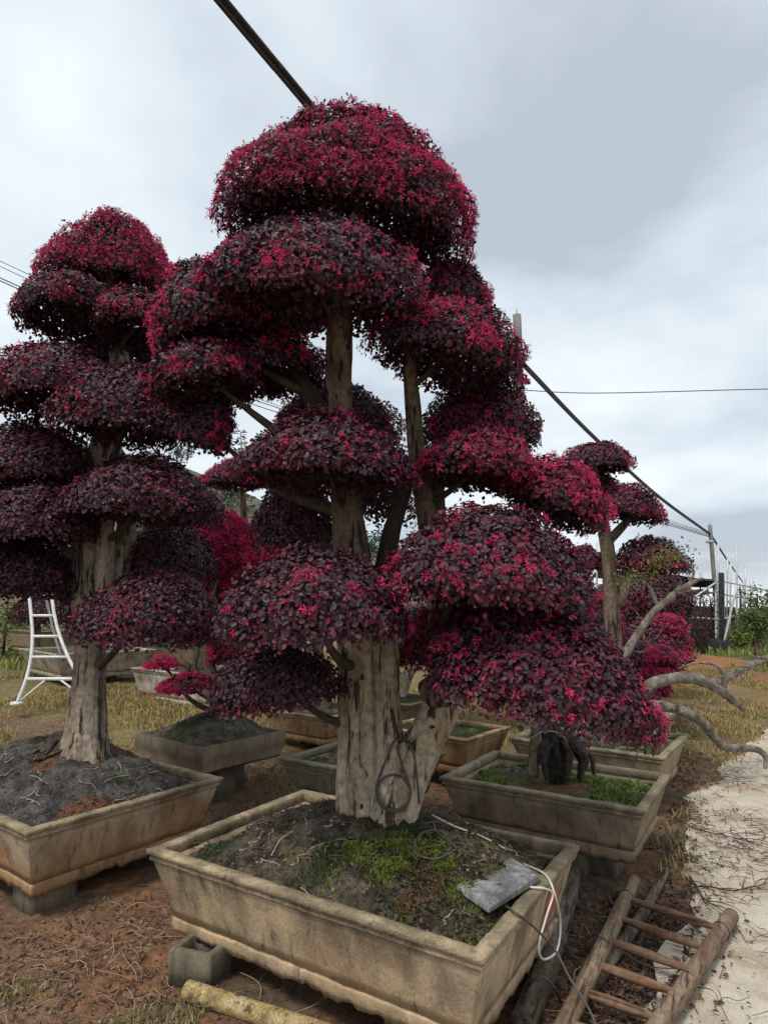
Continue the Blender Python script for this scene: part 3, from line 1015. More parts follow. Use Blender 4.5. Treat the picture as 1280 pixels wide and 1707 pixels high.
def place_own(cand):
    """single leaves and flowers that can be picked out on the near pads"""
    lm = []
    for i in range(6):
        cc = [(0.055, 0.032, 0.036), (0.07, 0.05, 0.05), (0.06, 0.062, 0.056), (0.045, 0.022, 0.028), (0.08, 0.062, 0.066), (0.12, 0.018, 0.038)][i]
        mb = MB()
        leaves(mb, np.zeros((1, 3)), np.array([[0, 0, 1.0]]), np.array([[1.0, 0, 0]]), np.array([0.032]), np.array([cc]), 0.66)
        lm.append(mb.mesh('leaf', M['leaf']))
    fm = []
    for i in range(6):
        mb = MB()
        petals(mb, np.zeros((2, 3)) + np.array([[0, 0, 0], [0.008, 0.004, 0.002]]), np.array([[0, 0, 1.0]] * 2), np.array([0.022, 0.018]), np.tile(MAG * RNG.uniform(0.9, 1.25), (2, 1)), 9)
        fm.append(mb.mesh('flower', M['petal']))
    cnt = dict(leaf=0, flower=0)
    for kind, p, n, par in cand:
        if cnt[kind] >= 290:
            continue
        cnt[kind] += 1
        o = bpy.data.objects.new(kind, random.choice(lm if kind == 'leaf' else fm))
        COL.objects.link(o)
        o.parent = par
        o.location = Vector(p) - Vector(par['_at'])
        nn = Vector(n) + Vector(RNG.normal(0, 0.3 if kind == 'leaf' else 0.12, 3))
        q = nn.normalized().to_track_quat('Z', 'Y')
        o.rotation_mode = 'QUATERNION'
        from mathutils import Quaternion
        o.rotation_quaternion = q @ Quaternion((0, 0, 1), random.uniform(0, 6.28))
        o.scale = [random.uniform(0.8, 1.15)] * 3


def T(px, py, y, r):
    p = at_y(px, py, y)
    return (p[0], p[1], p[2], r)


# ---- the tall tree in the big planter
ty = 3.20
zb = soil_z('A', *at_y(632, 1385, ty)[:2])
base = at_y(632, 1385, ty)
base[2] = zb - 0.04


def B(px, py, y, r):
    return T(px, py, y, r)


main_trunks = [
    ([(base[0] - 0.01, ty + 0.02, zb - 0.2, 0.15), B(616, 1370, ty, 0.140), B(604, 1320, ty, 0.120), B(597, 1260, ty + 0.02, 0.098), B(594, 1180, ty + 0.02, 0.090), B(593, 1100, ty + 0.02, 0.090), B(592, 1030, ty + 0.02, 0.094), B(588, 990, ty + 0.02, 0.09)],
     (6, 0.10, 0.25), None),
    ([B(590, 1010, ty + 0.02, 0.10), B(588, 930, ty + 0.02, 0.092), B(578, 840, ty, 0.076), B(570, 740, ty - 0.05, 0.068), B(566, 640, ty - 0.12, 0.066), B(566, 560, ty - 0.2, 0.066), B(572, 470, ty - 0.25, 0.056), B(590, 400, ty - 0.05, 0.04),
      B(600, 330, ty + 0.05, 0.02)], (6, 0.10, 0.35), 'bark_brown'),
    # twin stem fused to the right of the trunk
    ([B(650, 1460, ty - 0.02, 0.15), B(656, 1395, ty - 0.03, 0.135), B(655, 1340, ty - 0.05, 0.11), B(648, 1260, ty - 0.03, 0.080), B(643, 1150, ty, 0.072), B(640, 1080, ty + 0.02, 0.074), B(625, 1000, ty + 0.05, 0.06)], (6, 0.09, -0.3), 'bark_pale'),
    # big leaning limb to the right, then straight up
    ([B(640, 1420, ty - 0.06, 0.12), B(655, 1365, ty - 0.07, 0.115), B(674, 1310, ty - 0.06, 0.108), B(702, 1245, ty - 0.06, 0.094), B(734, 1185, ty - 0.05, 0.090), B(747, 1120, ty - 0.02, 0.086), B(737, 1040, ty, 0.072), B(730, 970, ty + 0.03, 0.064)], (6, 0.09, 0.4), 'bark_pale'),
    ([B(733, 990, ty + 0.03, 0.066), B(712, 860, ty + 0.08, 0.052), B(696, 760, ty + 0.08, 0.047), B(688, 680, ty + 0.05, 0.042), B(683, 600, ty, 0.034), B(690, 530, ty + 0.05, 0.024)], (6, 0.09, 0.4), 'bark_brown'),
    # dead dark snag and second upright
    ([B(640, 960, ty + 0.1, 0.06), B(652, 890, ty + 0.12, 0.05), B(668, 840, ty + 0.13, 0.04), B(690, 780, ty + 0.15, 0.022)], None, 'bark_dark'),
    ([B(734, 980, ty + 0.12, 0.055), B(730, 880, ty + 0.15, 0.048), B(728, 800, ty + 0.16, 0.042), B(730, 720, ty + 0.2, 0.03)], None, 'bark_brown'),
    ([B(566, 730, ty - 0.04, 0.06), B(535, 690, ty + 0.0, 0.055), B(505, 640, ty + 0.03, 0.045), B(480, 590, ty + 0.05, 0.03)], None, 'bark_dark'),
    ([B(725, 1160, ty - 0.05, 0.10), B(765, 1120, ty - 0.15, 0.07), B(830, 1100, ty - 0.25, 0.045)], None, 'bark_brown'),
]
main_pads = [
    pad(578, 372, 3.35, 0.75, 0.52, 0.65, fl=0.8, red=0.8, roll=8, lo=-0.22, cov=1.0, thick=1.0),
    pad(520, 488, 2.78, 0.50, 0.34, 0.33, fl=0.36, red=0.35, roll=6, pitch=6),
    pad(355, 545, 2.95, 0.28, 0.30, 0.34, fl=0.45, red=0.45, roll=-14),
    pad(440, 520, 3.1, 0.34, 0.30, 0.24, fl=0.3, red=0.4, roll=-10),
    pad(345, 640, 2.95, 0.27, 0.30, 0.20, fl=0.40, red=0.4, roll=-12),
    pad(450, 620, 3.25, 0.30, 0.30, 0.20, fl=0.35, red=0.4, roll=-6),
    pad(338, 725, 3.15, 0.135, 0.17, 0.20, fl=0.35, red=0.4, roll=25),
    pad(745, 595, 3.05, 0.40, 0.34, 0.28, fl=0.45, red=0.5, roll=16),
    pad(752, 505, 3.65, 0.26, 0.26, 0.24, fl=0.25, red=0.4, roll=10),
    pad(560, 715, 3.75, 0.40, 0.30, 0.27, fl=0.06, red=0.2, cov=0.8),
    pad(540, 778, 2.85, 0.39, 0.32, 0.235, fl=0.26, red=0.25, roll=3),
    pad(492, 885, 3.65, 0.25, 0.28, 0.36, fl=0.0, red=0.25, cov=0.85),
    pad(640, 830, 3.75, 0.20, 0.22, 0.32, fl=0.0, red=0.15, cov=0.55, lo=-0.5),
    pad(800, 722, 3.45, 0.34, 0.30, 0.26, fl=0.15, red=0.4, roll=2),
    pad(800, 785, 3.1, 0.30, 0.30, 0.22, fl=0.62, red=0.55, roll=8),
    pad(918, 838, 3.1, 0.26, 0.28, 0.20, fl=0.75, red=0.6, roll=26),
    pad(815, 980, 2.75, 0.455, 0.37, 0.35, fl=0.42, red=0.4, roll=6, thick=1.05),
    pad(895, 1160, 2.78, 0.475, 0.38, 0.38, fl=0.36, red=0.35, roll=12, lo=-0.3, thick=1.0),
    pad(525, 1036, 2.68, 0.39, 0.34, 0.32, fl=0.24, red=0.2, roll=-2, lo=-0.3, thick=1.05),
    pad(462, 1152, 3.05, 0.30, 0.28, 0.22, fl=0.0, red=0.15, roll=-8, lo=-0.35, tone=0.9, thick=1.05),
    pad(705, 1085, 3.5, 0.20, 0.22, 0.20, fl=0.10, red=0.5, lo=-0.4, cov=0.7),
    pad(770, 1050, 3.25, 0.25, 0.22, 0.20, fl=0.35, red=0.8, lo=-0.4),
]
tree_main, tm_mb, cand = build_tree('topiary_tree', 'tallest tree with broad pink and purple cloud-pruned pads and bare pale forked trunk', base, main_trunks, main_pads, own=16, ring=0.022, seg=48)
place_own([cand[i] for i in RNG.permutation(len(cand))])

# ---- the tree in the planter on the left
ey = 4.15
eb = at_y(150, 1235, ey)
left_trunks = [
    ([B(140, 1330, ey, 0.19), B(143, 1262, ey, 0.155), B(147, 1210, ey, 0.12), B(151, 1120, ey, 0.098), B(148, 1040, ey, 0.088), B(144, 960, ey, 0.080), B(146, 890, ey, 0.08), B(155, 820, ey, 0.072), B(172, 750, ey, 0.085), B(190, 690, ey, 0.07),
      B(200, 620, ey, 0.075), B(195, 560, ey + 0.05, 0.06), B(185, 480, ey + 0.1, 0.035), B(180, 420, ey + 0.1, 0.015)], (6, 0.11, 0.3), 'bark_mid'),
    ([B(165, 1080, ey + 0.02, 0.05), B(183, 1000, ey + 0.02, 0.07), B(203, 930, ey + 0.03, 0.07), B(213, 870, ey + 0.05, 0.062), B(212, 800, ey + 0.05, 0.05), B(190, 740, ey, 0.04)], (4, 0.08, 0.3), 'bark_mid'),
    ([B(175, 790, ey - 0.06, 0.05), B(192, 745, ey - 0.07, 0.042), B(180, 715, ey - 0.05, 0.035), B(160, 690, ey, 0.03)], None, 'bark_pale'),
    ([B(170, 1060, ey - 0.02, 0.03), B(176, 960, ey - 0.06, 0.06), B(176, 880, ey - 0.07, 0.055), B(172, 800, ey - 0.04, 0.045)], (4, 0.08, 0.2), 'bark_mid'),
]
left_pads = [
    pad(180, 468, 4.25, 0.48, 0.38, 0.44, fl=0.9, red=0.9, roll=3, lo=-0.15, thick=1.08),
    pad(118, 522, 3.95, 0.34, 0.34, 0.23, fl=0.25, red=0.5, roll=-8),
    pad(228, 542, 3.95, 0.28, 0.30, 0.22, fl=0.2, red=0.4),
    pad(205, 605, 4.45, 0.38, 0.34, 0.20, fl=0.0, red=0.1, tone=0.8),
    pad(98, 655, 3.9, 0.43, 0.38, 0.32, fl=0.25, red=0.4, roll=-6),
    pad(212, 705, 3.75, 0.45, 0.36, 0.33, fl=0.15, red=0.25, roll=4),
    pad(62, 790, 4.1, 0.42, 0.38, 0.33, fl=0.0, red=0.25, roll=-8),
    pad(238, 845, 3.8, 0.46, 0.38, 0.30, fl=0.03, red=0.2, roll=4),
    pad(50, 885, 3.9, 0.40, 0.36, 0.29, fl=0.0, red=0.1, roll=-4),
    pad(38, 970, 4.1, 0.38, 0.36, 0.25, fl=0.0, red=0.1, tone=0.85, lo=-0.4),
    pad(248, 1042, 3.75, 0.43, 0.36, 0.30, fl=0.04, red=0.2, roll=2, lo=-0.35),
    pad(278, 935, 4.45, 0.32, 0.34, 0.26, fl=0.0, red=0.15, tone=0.9, lo=-0.4),
]
tree_left, tl_mb, _ = build_tree('topiary_tree', 'tree with many dark purple cloud-pruned pads in the orange stained planter', (eb[0], eb[1], eb[2] - 0.06), left_trunks, left_pads, leaf=0.027, density=0.9, kf=6)

# ---- smaller trees standing in the planters behind
CL = 'clipped purple-leaved trees further back'


def small_tree(label, key_or_base, trunk, pads, extra=(), leaf=0.036, bark='bark_brown', dens=0.8, fs=0.030, fdens=1.0):
    b0 = trunk[0]
    tr = [(trunk, (4, 0.07, 0.3), bark)] + [(q, None, bark) for q in extra]
    return build_tree('topiary_tree', label, (b0[0], b0[1], b0[2]), tr, pads, leaf=leaf, density=dens, kf=6, seg=18, twigs=8, group=CL, fsize=fs, fdens=fdens)


fy = 5.62
small_tree('small tree with bright magenta blossom growing in the plain box planter', 'F',
           [T(366, 1222, fy, 0.065), T(364, 1185, fy, 0.055), T(355, 1130, fy, 0.045), T(345, 1080, fy, 0.042), T(350, 1020, fy, 0.036), T(370, 960, fy, 0.026), T(385, 900, fy, 0.015)],
           [pad(378, 930, fy - 0.3, 0.30, 0.30, 0.34, fl=1.3, red=1.0, lo=-0.5), pad(425, 955, fy - 0.1, 0.30, 0.3, 0.28, fl=1.2, red=1.0, lo=-0.5), pad(350, 885, fy + 0.1, 0.24, 0.24, 0.22, fl=1.0, red=1.0, lo=-0.4), pad(428, 1012, fy - 0.2, 0.22, 0.22, 0.22, fl=0.9, red=1.0, lo=-0.4), pad(370, 1030, fy + 0.1, 0.20, 0.2, 0.18, fl=0.8, red=1.0, lo=-0.4),
            pad(312, 1146, fy - 0.1, 0.24, 0.18, 0.10, fl=0.75, red=1.0), pad(272, 1108, fy + 0.3, 0.14, 0.14, 0.07, fl=0.6, red=1.0), pad(395, 1090, fy, 0.22, 0.2, 0.2, fl=0.55, red=0.9, lo=-0.4)],
           extra=[[T(358, 1150, fy, 0.03), T(330, 1125, fy, 0.032), T(300, 1100, fy, 0.03), T(280, 1075, fy, 0.02)]], fdens=2.6)
small_tree('tree with pinkish crown standing in the half hidden brown planter', 'H',
           [T(540, 1185, 7.1, 0.07), T(535, 1120, 7.1, 0.06), T(525, 1040, 7.1, 0.05), T(515, 960, 7.1, 0.03)],
           [pad(500, 955, 7.0, 0.42, 0.36, 0.24, fl=0.6, red=0.9, lo=-0.4), pad(560, 945, 7.2, 0.36, 0.34, 0.22, fl=0.7, red=0.9, lo=-0.4), pad(600, 1010, 7.2, 0.4, 0.34, 0.3, fl=0.3, red=0.6), pad(450, 1050, 7.0, 0.4, 0.34, 0.3, fl=0.3, red=0.7)])
small_tree('distant tree with reddish top pads between the two big trees', None,
           [T(420, 1075, 8.6, 0.09), T(415, 980, 8.6, 0.075), T(410, 900, 8.6, 0.06), T(405, 830, 8.6, 0.035), T(400, 790, 8.6, 0.02)],
           [pad(392, 800, 8.5, 0.46, 0.42, 0.26, fl=0.6, red=1.0, lo=-0.3), pad(455, 800, 8.9, 0.4, 0.38, 0.24, fl=0.45, red=0.8), pad(375, 915, 8.4, 0.5, 0.4, 0.35, fl=0.8, red=1.0), pad(455, 905, 8.6, 0.5, 0.4, 0.3, fl=0.2, red=0.6)])
iy = 6.05
small_tree('tree with a whitish stem rising from the rust brown planter', 'I',
           [T(748, 1215, iy, 0.055), T(753, 1180, iy, 0.05), T(760, 1120, iy, 0.042), T(768, 1070, iy, 0.03)],
           [pad(770, 1075, iy, 0.32, 0.3, 0.26, fl=0.35, red=0.8, lo=-0.4)], bark='bark_pale')
small_tree('leaning pale-stemmed tree growing in the far dark planter', 'J',
           [T(665, 1160, 7.9, 0.09), T(680, 1125, 7.9, 0.075), T(705, 1095, 7.9, 0.06), T(735, 1060, 7.9, 0.04)],
           [pad(700, 1055, 7.8, 0.5, 0.4, 0.3, fl=0.3, red=0.7, lo=-0.4), pad(790, 1040, 8.0, 0.5, 0.4, 0.3, fl=0.3, red=0.7, lo=-0.4)],
           extra=[[T(672, 1140, 7.9, 0.04), T(655, 1100, 7.9, 0.035), T(650, 1060, 7.9, 0.02)]], bark='bark_pale')
dyy = 6.9
small_tree('slender tree with three stepped maroon pads against the sky beside the overhead cable', 'D',
           [T(1022, 1180, dyy, 0.11), T(1022, 1080, dyy, 0.095), T(1018, 1000, dyy, 0.085), T(1014, 930, dyy, 0.08), T(1008, 890, dyy, 0.075), T(1000, 850, dyy, 0.06), T(992, 800, dyy, 0.045), T(990, 765, dyy, 0.02)],
           [pad(994, 775, dyy, 0.40, 0.36, 0.24, fl=0.25, red=0.6), pad(1048, 852, dyy - 0.1, 0.36, 0.34, 0.27, fl=0.45, red=0.7, roll=14), pad(1085, 940, dyy, 0.40, 0.34, 0.29, fl=0.2, red=0.5, roll=5),
            pad(975, 940, dyy + 0.3, 0.22, 0.22, 0.2, fl=0.1, red=0.4), pad(1000, 820, dyy + 0.2, 0.24, 0.22, 0.2, fl=0.3, red=0.7)],
           extra=[[T(1012, 905, dyy, 0.05), T(1035, 880, dyy, 0.05), T(1052, 862, dyy, 0.03)], [T(1030, 1010, dyy, 0.06), T(1048, 960, dyy, 0.055), T(1062, 935, dyy, 0.03)]], bark='bark_brown')
for lab, (x, y0, yy, pl) in {
    'bushy dark purple tree close to the netted frame': (1078, 1110, 10.5, [(1075, 1000, 0.75, 0.6, 0.55, 0.05, 0.3), (1040, 1020, 0.5, 0.5, 0.4, 0.1, 0.4), (1110, 1010, 0.4, 0.4, 0.35, 0.0, 0.3)]),
    'low shrub with magenta top in dry grass near the netted frame': (1092, 1135, 9.4, [(1092, 1085, 0.52, 0.45, 0.42, 0.25, 0.7), (1112, 1045, 0.25, 0.25, 0.16, 1.1, 1.0)]),
    'small magenta tree behind the bare grey branch': (1070, 1160, 8.2, [(1080, 1120, 0.42, 0.36, 0.12, 1.0, 1.0), (1060, 1150, 0.4, 0.36, 0.16, 0.8, 1.0), (1102, 1095, 0.3, 0.3, 0.12, 0.9, 1.0), (1045, 1095, 0.36, 0.3, 0.2, 0.6, 1.0)]),
    'reddish shrub showing beyond the middle leaf pads': (935, 1130, 8.4, [(930, 1055, 0.75, 0.5, 0.42, 0.3, 0.8), (985, 1030, 0.4, 0.4, 0.3, 0.3, 0.7)]),
    'broad purple tree standing behind the white tripod ladder': (60, 1060, 11.5, [(45, 960, 0.9, 0.7, 0.5, 0.05, 0.3), (120, 975, 0.7, 0.6, 0.5, 0.02, 0.2), (90, 1020, 0.7, 0.6, 0.4, 0.0, 0.2)]),
    'purple crowned tree far behind the left trunk': (330, 1080, 9.0, [(315, 975, 0.55, 0.5, 0.4, 0.3, 0.7), (270, 950, 0.5, 0.45, 0.4, 0.1, 0.4)]),
}.items():
    g0 = landz((x - 640) / FPX * yy, yy)
    p0 = at_y(x, y0, yy)
    p0[2] = g0 - 0.05
    top = at_y(pl[0][0], pl[0][1], yy)
    small_tree(lab, None, [(p0[0], p0[1], p0[2], 0.08), (p0[0], p0[1], (p0[2] + top[2]) / 2, 0.06), (top[0], top[1], top[2], 0.03)],
               [pad(a, b, yy, c_, d_, e_, fl=f_, red=r_, lo=-0.5) for a, b, c_, d_, e_, f_, r_ in pl], leaf=0.048, dens=0.75, fs=0.04)

# ------------------------------------------------------------------ helpers for things lying on surfaces
def bvh_of(mb):
    v = np.concatenate(mb.v)
    f = [tuple(x) for q in mb.q for x in q.tolist()]
    return BVHTree.FromPolygons([tuple(p) for p in v], f)


def hit(bv, px, py, off=0.004):
    d = Vector(ray(px, py)).normalized()
    h = bv.ray_cast(Vector((0, 0, CAM_H)), d)
    return None if h[0] is None else np.array(h[0] + h[1].normalized() * (off if h[1].dot(d) < 0 else -off))


def rods(name, label, cat, pts, r, material, seg=10, n=24, group=None, rough=0.0, parent=None, smooth=True):
    """one bent rod, cable or pole as a thing of its own (or a part when it has a parent)"""
    sp = smooth_path(pts, n)
    mb = MB()
    rr = np.interp(np.linspace(0, 1, n), np.linspace(0, 1, len(r)), r) if hasattr(r, '__len__') else r
    tube(mb, sp, rr, seg, True, None, rough, 18)
    if parent is not None:
        return mb.obj(name, M[material], parent, smooth)
    o = mb.obj(name, M[material], None, smooth, origin=tuple(np.asarray(pts[0], float)[:3]))
    return tag(o, label, cat, group)


bvT = bvh_of(tm_mb)
bvA = PLANTERS['A']['bvh']

# white feeding roots over the earth of the big planter and the left one
roots = [[(456, 1425), (464, 1407), (490, 1384), (498, 1354)], [(488, 1442), (505, 1428), (529, 1410), (572, 1396)], [(430, 1438), (446, 1434), (470, 1445)], [(540, 1380), (556, 1372), (568, 1366)],
         [(500, 1480), (512, 1490), (520, 1500)], [(735, 1355), (760, 1380), (790, 1392)], [(775, 1390), (800, 1410), (836, 1418)], [(400, 1420), (418, 1408), (432, 1396)], [(720, 1375), (742, 1402), (765, 1412)],
         [(690, 1420), (708, 1428), (716, 1440)], [(755, 1520), (742, 1536), (738, 1548)], [(800, 1362), (830, 1380), (860, 1402)], [(460, 1378), (452, 1390), (444, 1404)], [(520, 1352), (508, 1366), (512, 1380)],
         [(620, 1400), (600, 1408), (580, 1404)], [(810, 1430), (792, 1442), (770, 1444)], [(842, 1412), (860, 1424), (880, 1430)]]
for rp in roots:
    rp = smooth_path(rp, 8)
    q = [hit(bvA, a + random.uniform(-5, 5), b + random.uniform(-3, 3), 0.001) for a, b in rp]
    if all(x is not None for x in q):
        rods('root', None, None, q, [0.0034, 0.003, 0.0012], 'plastic_bag', 6, 36, parent=tree_main)
bvE = PLANTERS['E']['bvh']
for k_ in range(22):
    a, b = random.uniform(0, 290), random.uniform(1240, 1360)
    q, dxx = [], random.uniform(-14, 14)
    for j in range(4):
        q.append(hit(bvE, a + dxx * j + random.uniform(-5, 5), b + j * random.uniform(2, 6), 0.005))
    if all(x is not None for x in q) and np.linalg.norm(q[0] - q[3]) < 0.5:
        rods('root', None, None, q, [0.0032, 0.003, 0.0014], 'plastic_bag', 6, 14, parent=tree_left)

# knot holes and scars in the pale wood
for a, b, w_, h_ in ((604, 1130, 4, 6), (583, 1160, 2, 7), (720, 1212, 5, 3), (602, 1345, 3, 4), (652, 1185, 2, 5), (588, 1225, 2, 8)):
    x = hit(bvT, a, b, 0.0)
    if x is None:
        continue
    d_ = Vector(ray(a, b)).normalized()
    nr_ = bvT.ray_cast(Vector((0, 0, CAM_H)), d_)[1]
    if nr_.dot(d_) > 0:
        nr_ = -nr_
    e1 = np.array(Vector((0, 0, 1)).cross(nr_).normalized())
    e2 = np.array(nr_.cross(Vector(e1)))
    k_ = 3.1 / 1000
    an = np.linspace(0, 2 * math.pi, 12, endpoint=False)
    ring_ = [x + e1 * math.cos(t_) * w_ * k_ * random.uniform(0.5, 1.3) + e2 * math.sin(t_) * h_ * k_ * random.uniform(0.6, 1.3) + np.array(nr_) * 0.003 for t_ in an]
    mid_ = [x + (p_ - x) * 0.55 - np.array(nr_) * 0.001 + np.array(nr_) * 0.003 for p_ in ring_]
    v = np.array(ring_ + mid_ + [x - np.array(nr_) * 0.0 + np.array(nr_) * 0.001])
    f4 = [[i, (i + 1) % 12, 12 + (i + 1) % 12, 12 + i] for i in range(12)]
    f3 = [[12 + i, 12 + (i + 1) % 12, 24] for i in range(12)]
    MB().add(v, f4, f3).obj('knot', M['bark_dark'], tree_main, True)

# gnarled surface roots heaped beside the left trunk
for k_ in range(13):
    a0 = 128 + random.uniform(-22, 12)
    q = [at_y(a0 + 8, 1232 + random.uniform(-12, 10), ey - 0.02)]
    for j in (1, 2, 3):
        h_ = hit(bvE, a0 - 20 * j + random.uniform(-8, 8), 1238 + random.uniform(-6, 10) + 8 * j, 0.012)
        if h_ is not None:
            h_[2] += random.uniform(0.0, 0.05) * (3 - j) / 2
            q.append(h_)
    if len(q) >= 3:
        rods('root', None, None, q, [0.034, 0.022, 0.012, 0.006], 'bark_limb' if k_ % 2 else 'bark_brown', 10, 22, rough=0.14, parent=tree_left)

# black irrigation hose hung on the trunk: a teardrop and two turns, tail coiled on the earth
hp = [(697, 1338), (695, 1300), (690, 1250), (672, 1236), (657, 1236), (646, 1262), (634, 1298), (630, 1325), (640, 1346), (660, 1352), (678, 1342), (684, 1318), (672, 1298), (656, 1292), (638, 1300), (632, 1322), (645, 1346),
      (664, 1349), (680, 1335), (681, 1312), (672, 1280), (660, 1245)]
q = [hit(bvT, a, b, 0.013) for a, b in hp]
last = np.array([0.05, ty - 0.22, 0.7])
hpts = []
for (a, b), x in zip(hp, q):
    if x is None or x[1] > ty + 0.1:
        x = at_y(a, b, last[1] + 0.02)
    hpts.append(x)
    last = x
hose = rods('hose', 'dark thin hose hung in loops on the pale trunk', 'hose', hpts, 0.0052, 'hose', 8, 160)
cp = []
for k_ in range(30):
    a = k_ / 30 * 2 * math.pi * 2.2
    x = hit(bvA, 722 + (34 - k_ * 0.25) * math.cos(a), 1412 + 24 * math.sin(a), 0.010)
    if x is not None:
        cp.append(x)
rods('hose', 'brown thin hose coiled on the earth at the foot of the pale trunk', 'hose', [hit(bvA, 700, 1372, 0.01)] + cp, 0.005, 'hose', 8, 120)

# white cable over the earth, across the rim and hanging in a loop outside; dark cable beside it
PA = PLANTERS['A']
sa = rad(57.6)
s_dir, out_dir = np.array([math.cos(sa), math.sin(sa), 0]), np.array([math.sin(sa), -math.cos(sa), 0])


def side(px, py, off):
    d = ray(px, py)
    p0 = np.array([0.32, 2.15, 0]) + out_dir * off
    o = np.array([0, 0, CAM_H])
    return o + d * (((p0 - o) @ out_dir) / (d @ out_dir))


wc = [hit(bvA, a, b, 0.008) for a, b in [(690, 1350), (720, 1362), (757, 1380), (800, 1396), (840, 1418)]] + [at_z(872, 1440, 0.478), at_z(908, 1458, 0.502)]
wc = [x for x in wc if x is not None]
wc += [side(924, 1490, 0.03), side(934, 1540, 0.02), side(928, 1585, 0.01), side(906, 1600, 0.01), side(898, 1578, 0.01), side(910, 1530, 0.02), side(921, 1492, 0.025), side(908, 1482, 0.012), at_z(890, 1480, 0.50), at_z(868, 1478, 0.495)]
rods('cable', 'white cable trailing over the big planter rim and hanging in a loop', 'cable', wc, 0.0042, 'cable_white', 8, 150)
dc = [at_z(838, 1508, 0.478), at_z(862, 1524, 0.502), side(890, 1546, 0.012), side(925, 1585, 0.05), side(950, 1632, 0.12), side(985, 1690, 0.2), side(1000, 1740, 0.24), at_z(1010, 1790, 0.03)]
rods('cable', 'dark cable hanging from the big planter rim down to the ground', 'cable', dc, 0.0045, 'hose', 8, 90)
dk = [at_z(882, 1650, 0.03), at_z(885, 1638, 0.13), at_z(905, 1630, 0.16), at_z(925, 1650, 0.10), at_z(935, 1672, 0.02)]
rods('cable', 'short dark cable arched over the old log beside the big planter', 'cable', dk, 0.006, 'hose', 8, 40)

# red paint daub on the end wall of the big planter
bvW = bvh_of(PA['wall'])
mb = MB()
for i, (xa, ya, xb, yb, w_) in enumerate([(925, 1478, 905, 1556, 9), (932, 1500, 920, 1540, 5)]):
    rows = []
    for t_ in np.linspace(0, 1, 10):
        a, b = lerp(xa, xb, t_), lerp(ya, yb, t_)
        ww = w_ * (0.6 + 0.5 * math.sin(t_ * 5 + i)) * (1 - 0.5 * t_)
        l_, r_ = hit(bvW, a - ww, b, 0.003), hit(bvW, a + ww, b, 0.003)
        if l_ is not None and r_ is not None and abs(l_[1] - r_[1]) < 0.3:
            rows.append((l_, r_))
    if len(rows) > 2:
        v = np.array(rows).reshape(-1, 3)
        f = [[2 * j, 2 * j + 1, 2 * j + 3, 2 * j + 2] for j in range(len(rows) - 1)]
        mb.add(v, f)
if mb.v:
    mb.obj('paint_mark', M['red_paint'], PA['obj'])

# slate board lying on the earth with one end on the rim
c4 = [at_z(761, 1481, 0.515), at_z(816, 1519, 0.508), at_z(900, 1464, 0.512), at_z(852, 1435, 0.512)]
v = np.array(c4)
nrm = np.cross(v[1] - v[0], v[3] - v[0])
nrm /= np.linalg.norm(nrm)
if nrm[2] < 0:
    nrm = -nrm
vv = np.concatenate([v - nrm * 0.012, v + nrm * 0.010])
vv += RNG.normal(0, 0.002, vv.shape)
mb = MB().add(vv, [[0, 3, 2, 1], [4, 5, 6, 7], [0, 1, 5, 4], [1, 2, 6, 5], [2, 3, 7, 6], [3, 0, 4, 7]])
o = mb.obj('slate_board', M['slate'], None, origin=tuple(v.mean(0)))
bev = o.modifiers.new('worn_edges', 'BEVEL')
bev.width = 0.004
bev.segments = 2
tag(o, 'grey slate board lying on mossy earth against the planter rim', 'board')

# ------------------------------------------------------------------ wooden ladder, logs and poles
lad = thing('wooden_ladder', 'brown pole ladder with round rungs lying at the edge of the concrete path', 'ladder', tuple(at_z(1060, 1640, 0.0)))


def g2(x, y):
    return (740 + x * 0.4219, 1380 + y * 0.4219)


def lz(x, y, z):
    return at_z(*g2(x, y), z)


LA, LB = lz(752, 212, 0.085), lz(470, 770, 0.10)
RA, RB = lz(1136, 348, 0.065), lz(850, 760, 0.075)
LB = LA + (LB - LA) * 1.75
RB = RA + (RB - RA) * 1.95
for a, b in ((LA, LB), (RA, RB)):
    mid = (a + b) / 2 + np.array([0.012, 0, 0.0])
    rods('rail', None, None, [a, mid, b], [0.035, 0.034, 0.036], 'wood', 18, 60, rough=0.05, parent=lad)
rg = [((735, 285), (1085, 400)), ((700, 362), (1020, 475)), ((655, 448), (965, 560)), ((605, 543), (905, 650)), ((550, 650), (845, 757))]
rung_pts = [(lz(*a, 0.10), lz(*b, 0.085)) for a, b in rg]
st_ = rung_pts[-1][0] - rung_pts[-2][0], rung_pts[-1][1] - rung_pts[-2][1]
for k_ in range(1, 4):
    rung_pts.append((rung_pts[4][0] + st_[0] * k_, rung_pts[4][1] + st_[1] * k_))
for a, b in rung_pts:
    d_ = (b - a)
    rods('rung', None, None, [a - d_ * 0.02, a + d_ * 0.2, a + d_ * 0.5, a + d_ * 0.8, b + d_ * 0.02], [0.012, 0.018, 0.020, 0.017, 0.011], 'rung', 12, 24, rough=0.05, parent=lad)


def tie(c_, d_, r):
    d_ = d_ / np.linalg.norm(d_)
    e1 = np.cross(d_, [0, 0, 1.0])
    e1 /= np.linalg.norm(e1)
    e2 = np.cross(d_, e1)
    return [c_ + r * (math.cos(a) * e1 + math.sin(a) * e2) + d_ * 0.012 * math.sin(a) for a in np.linspace(0, 6.5, 16)]


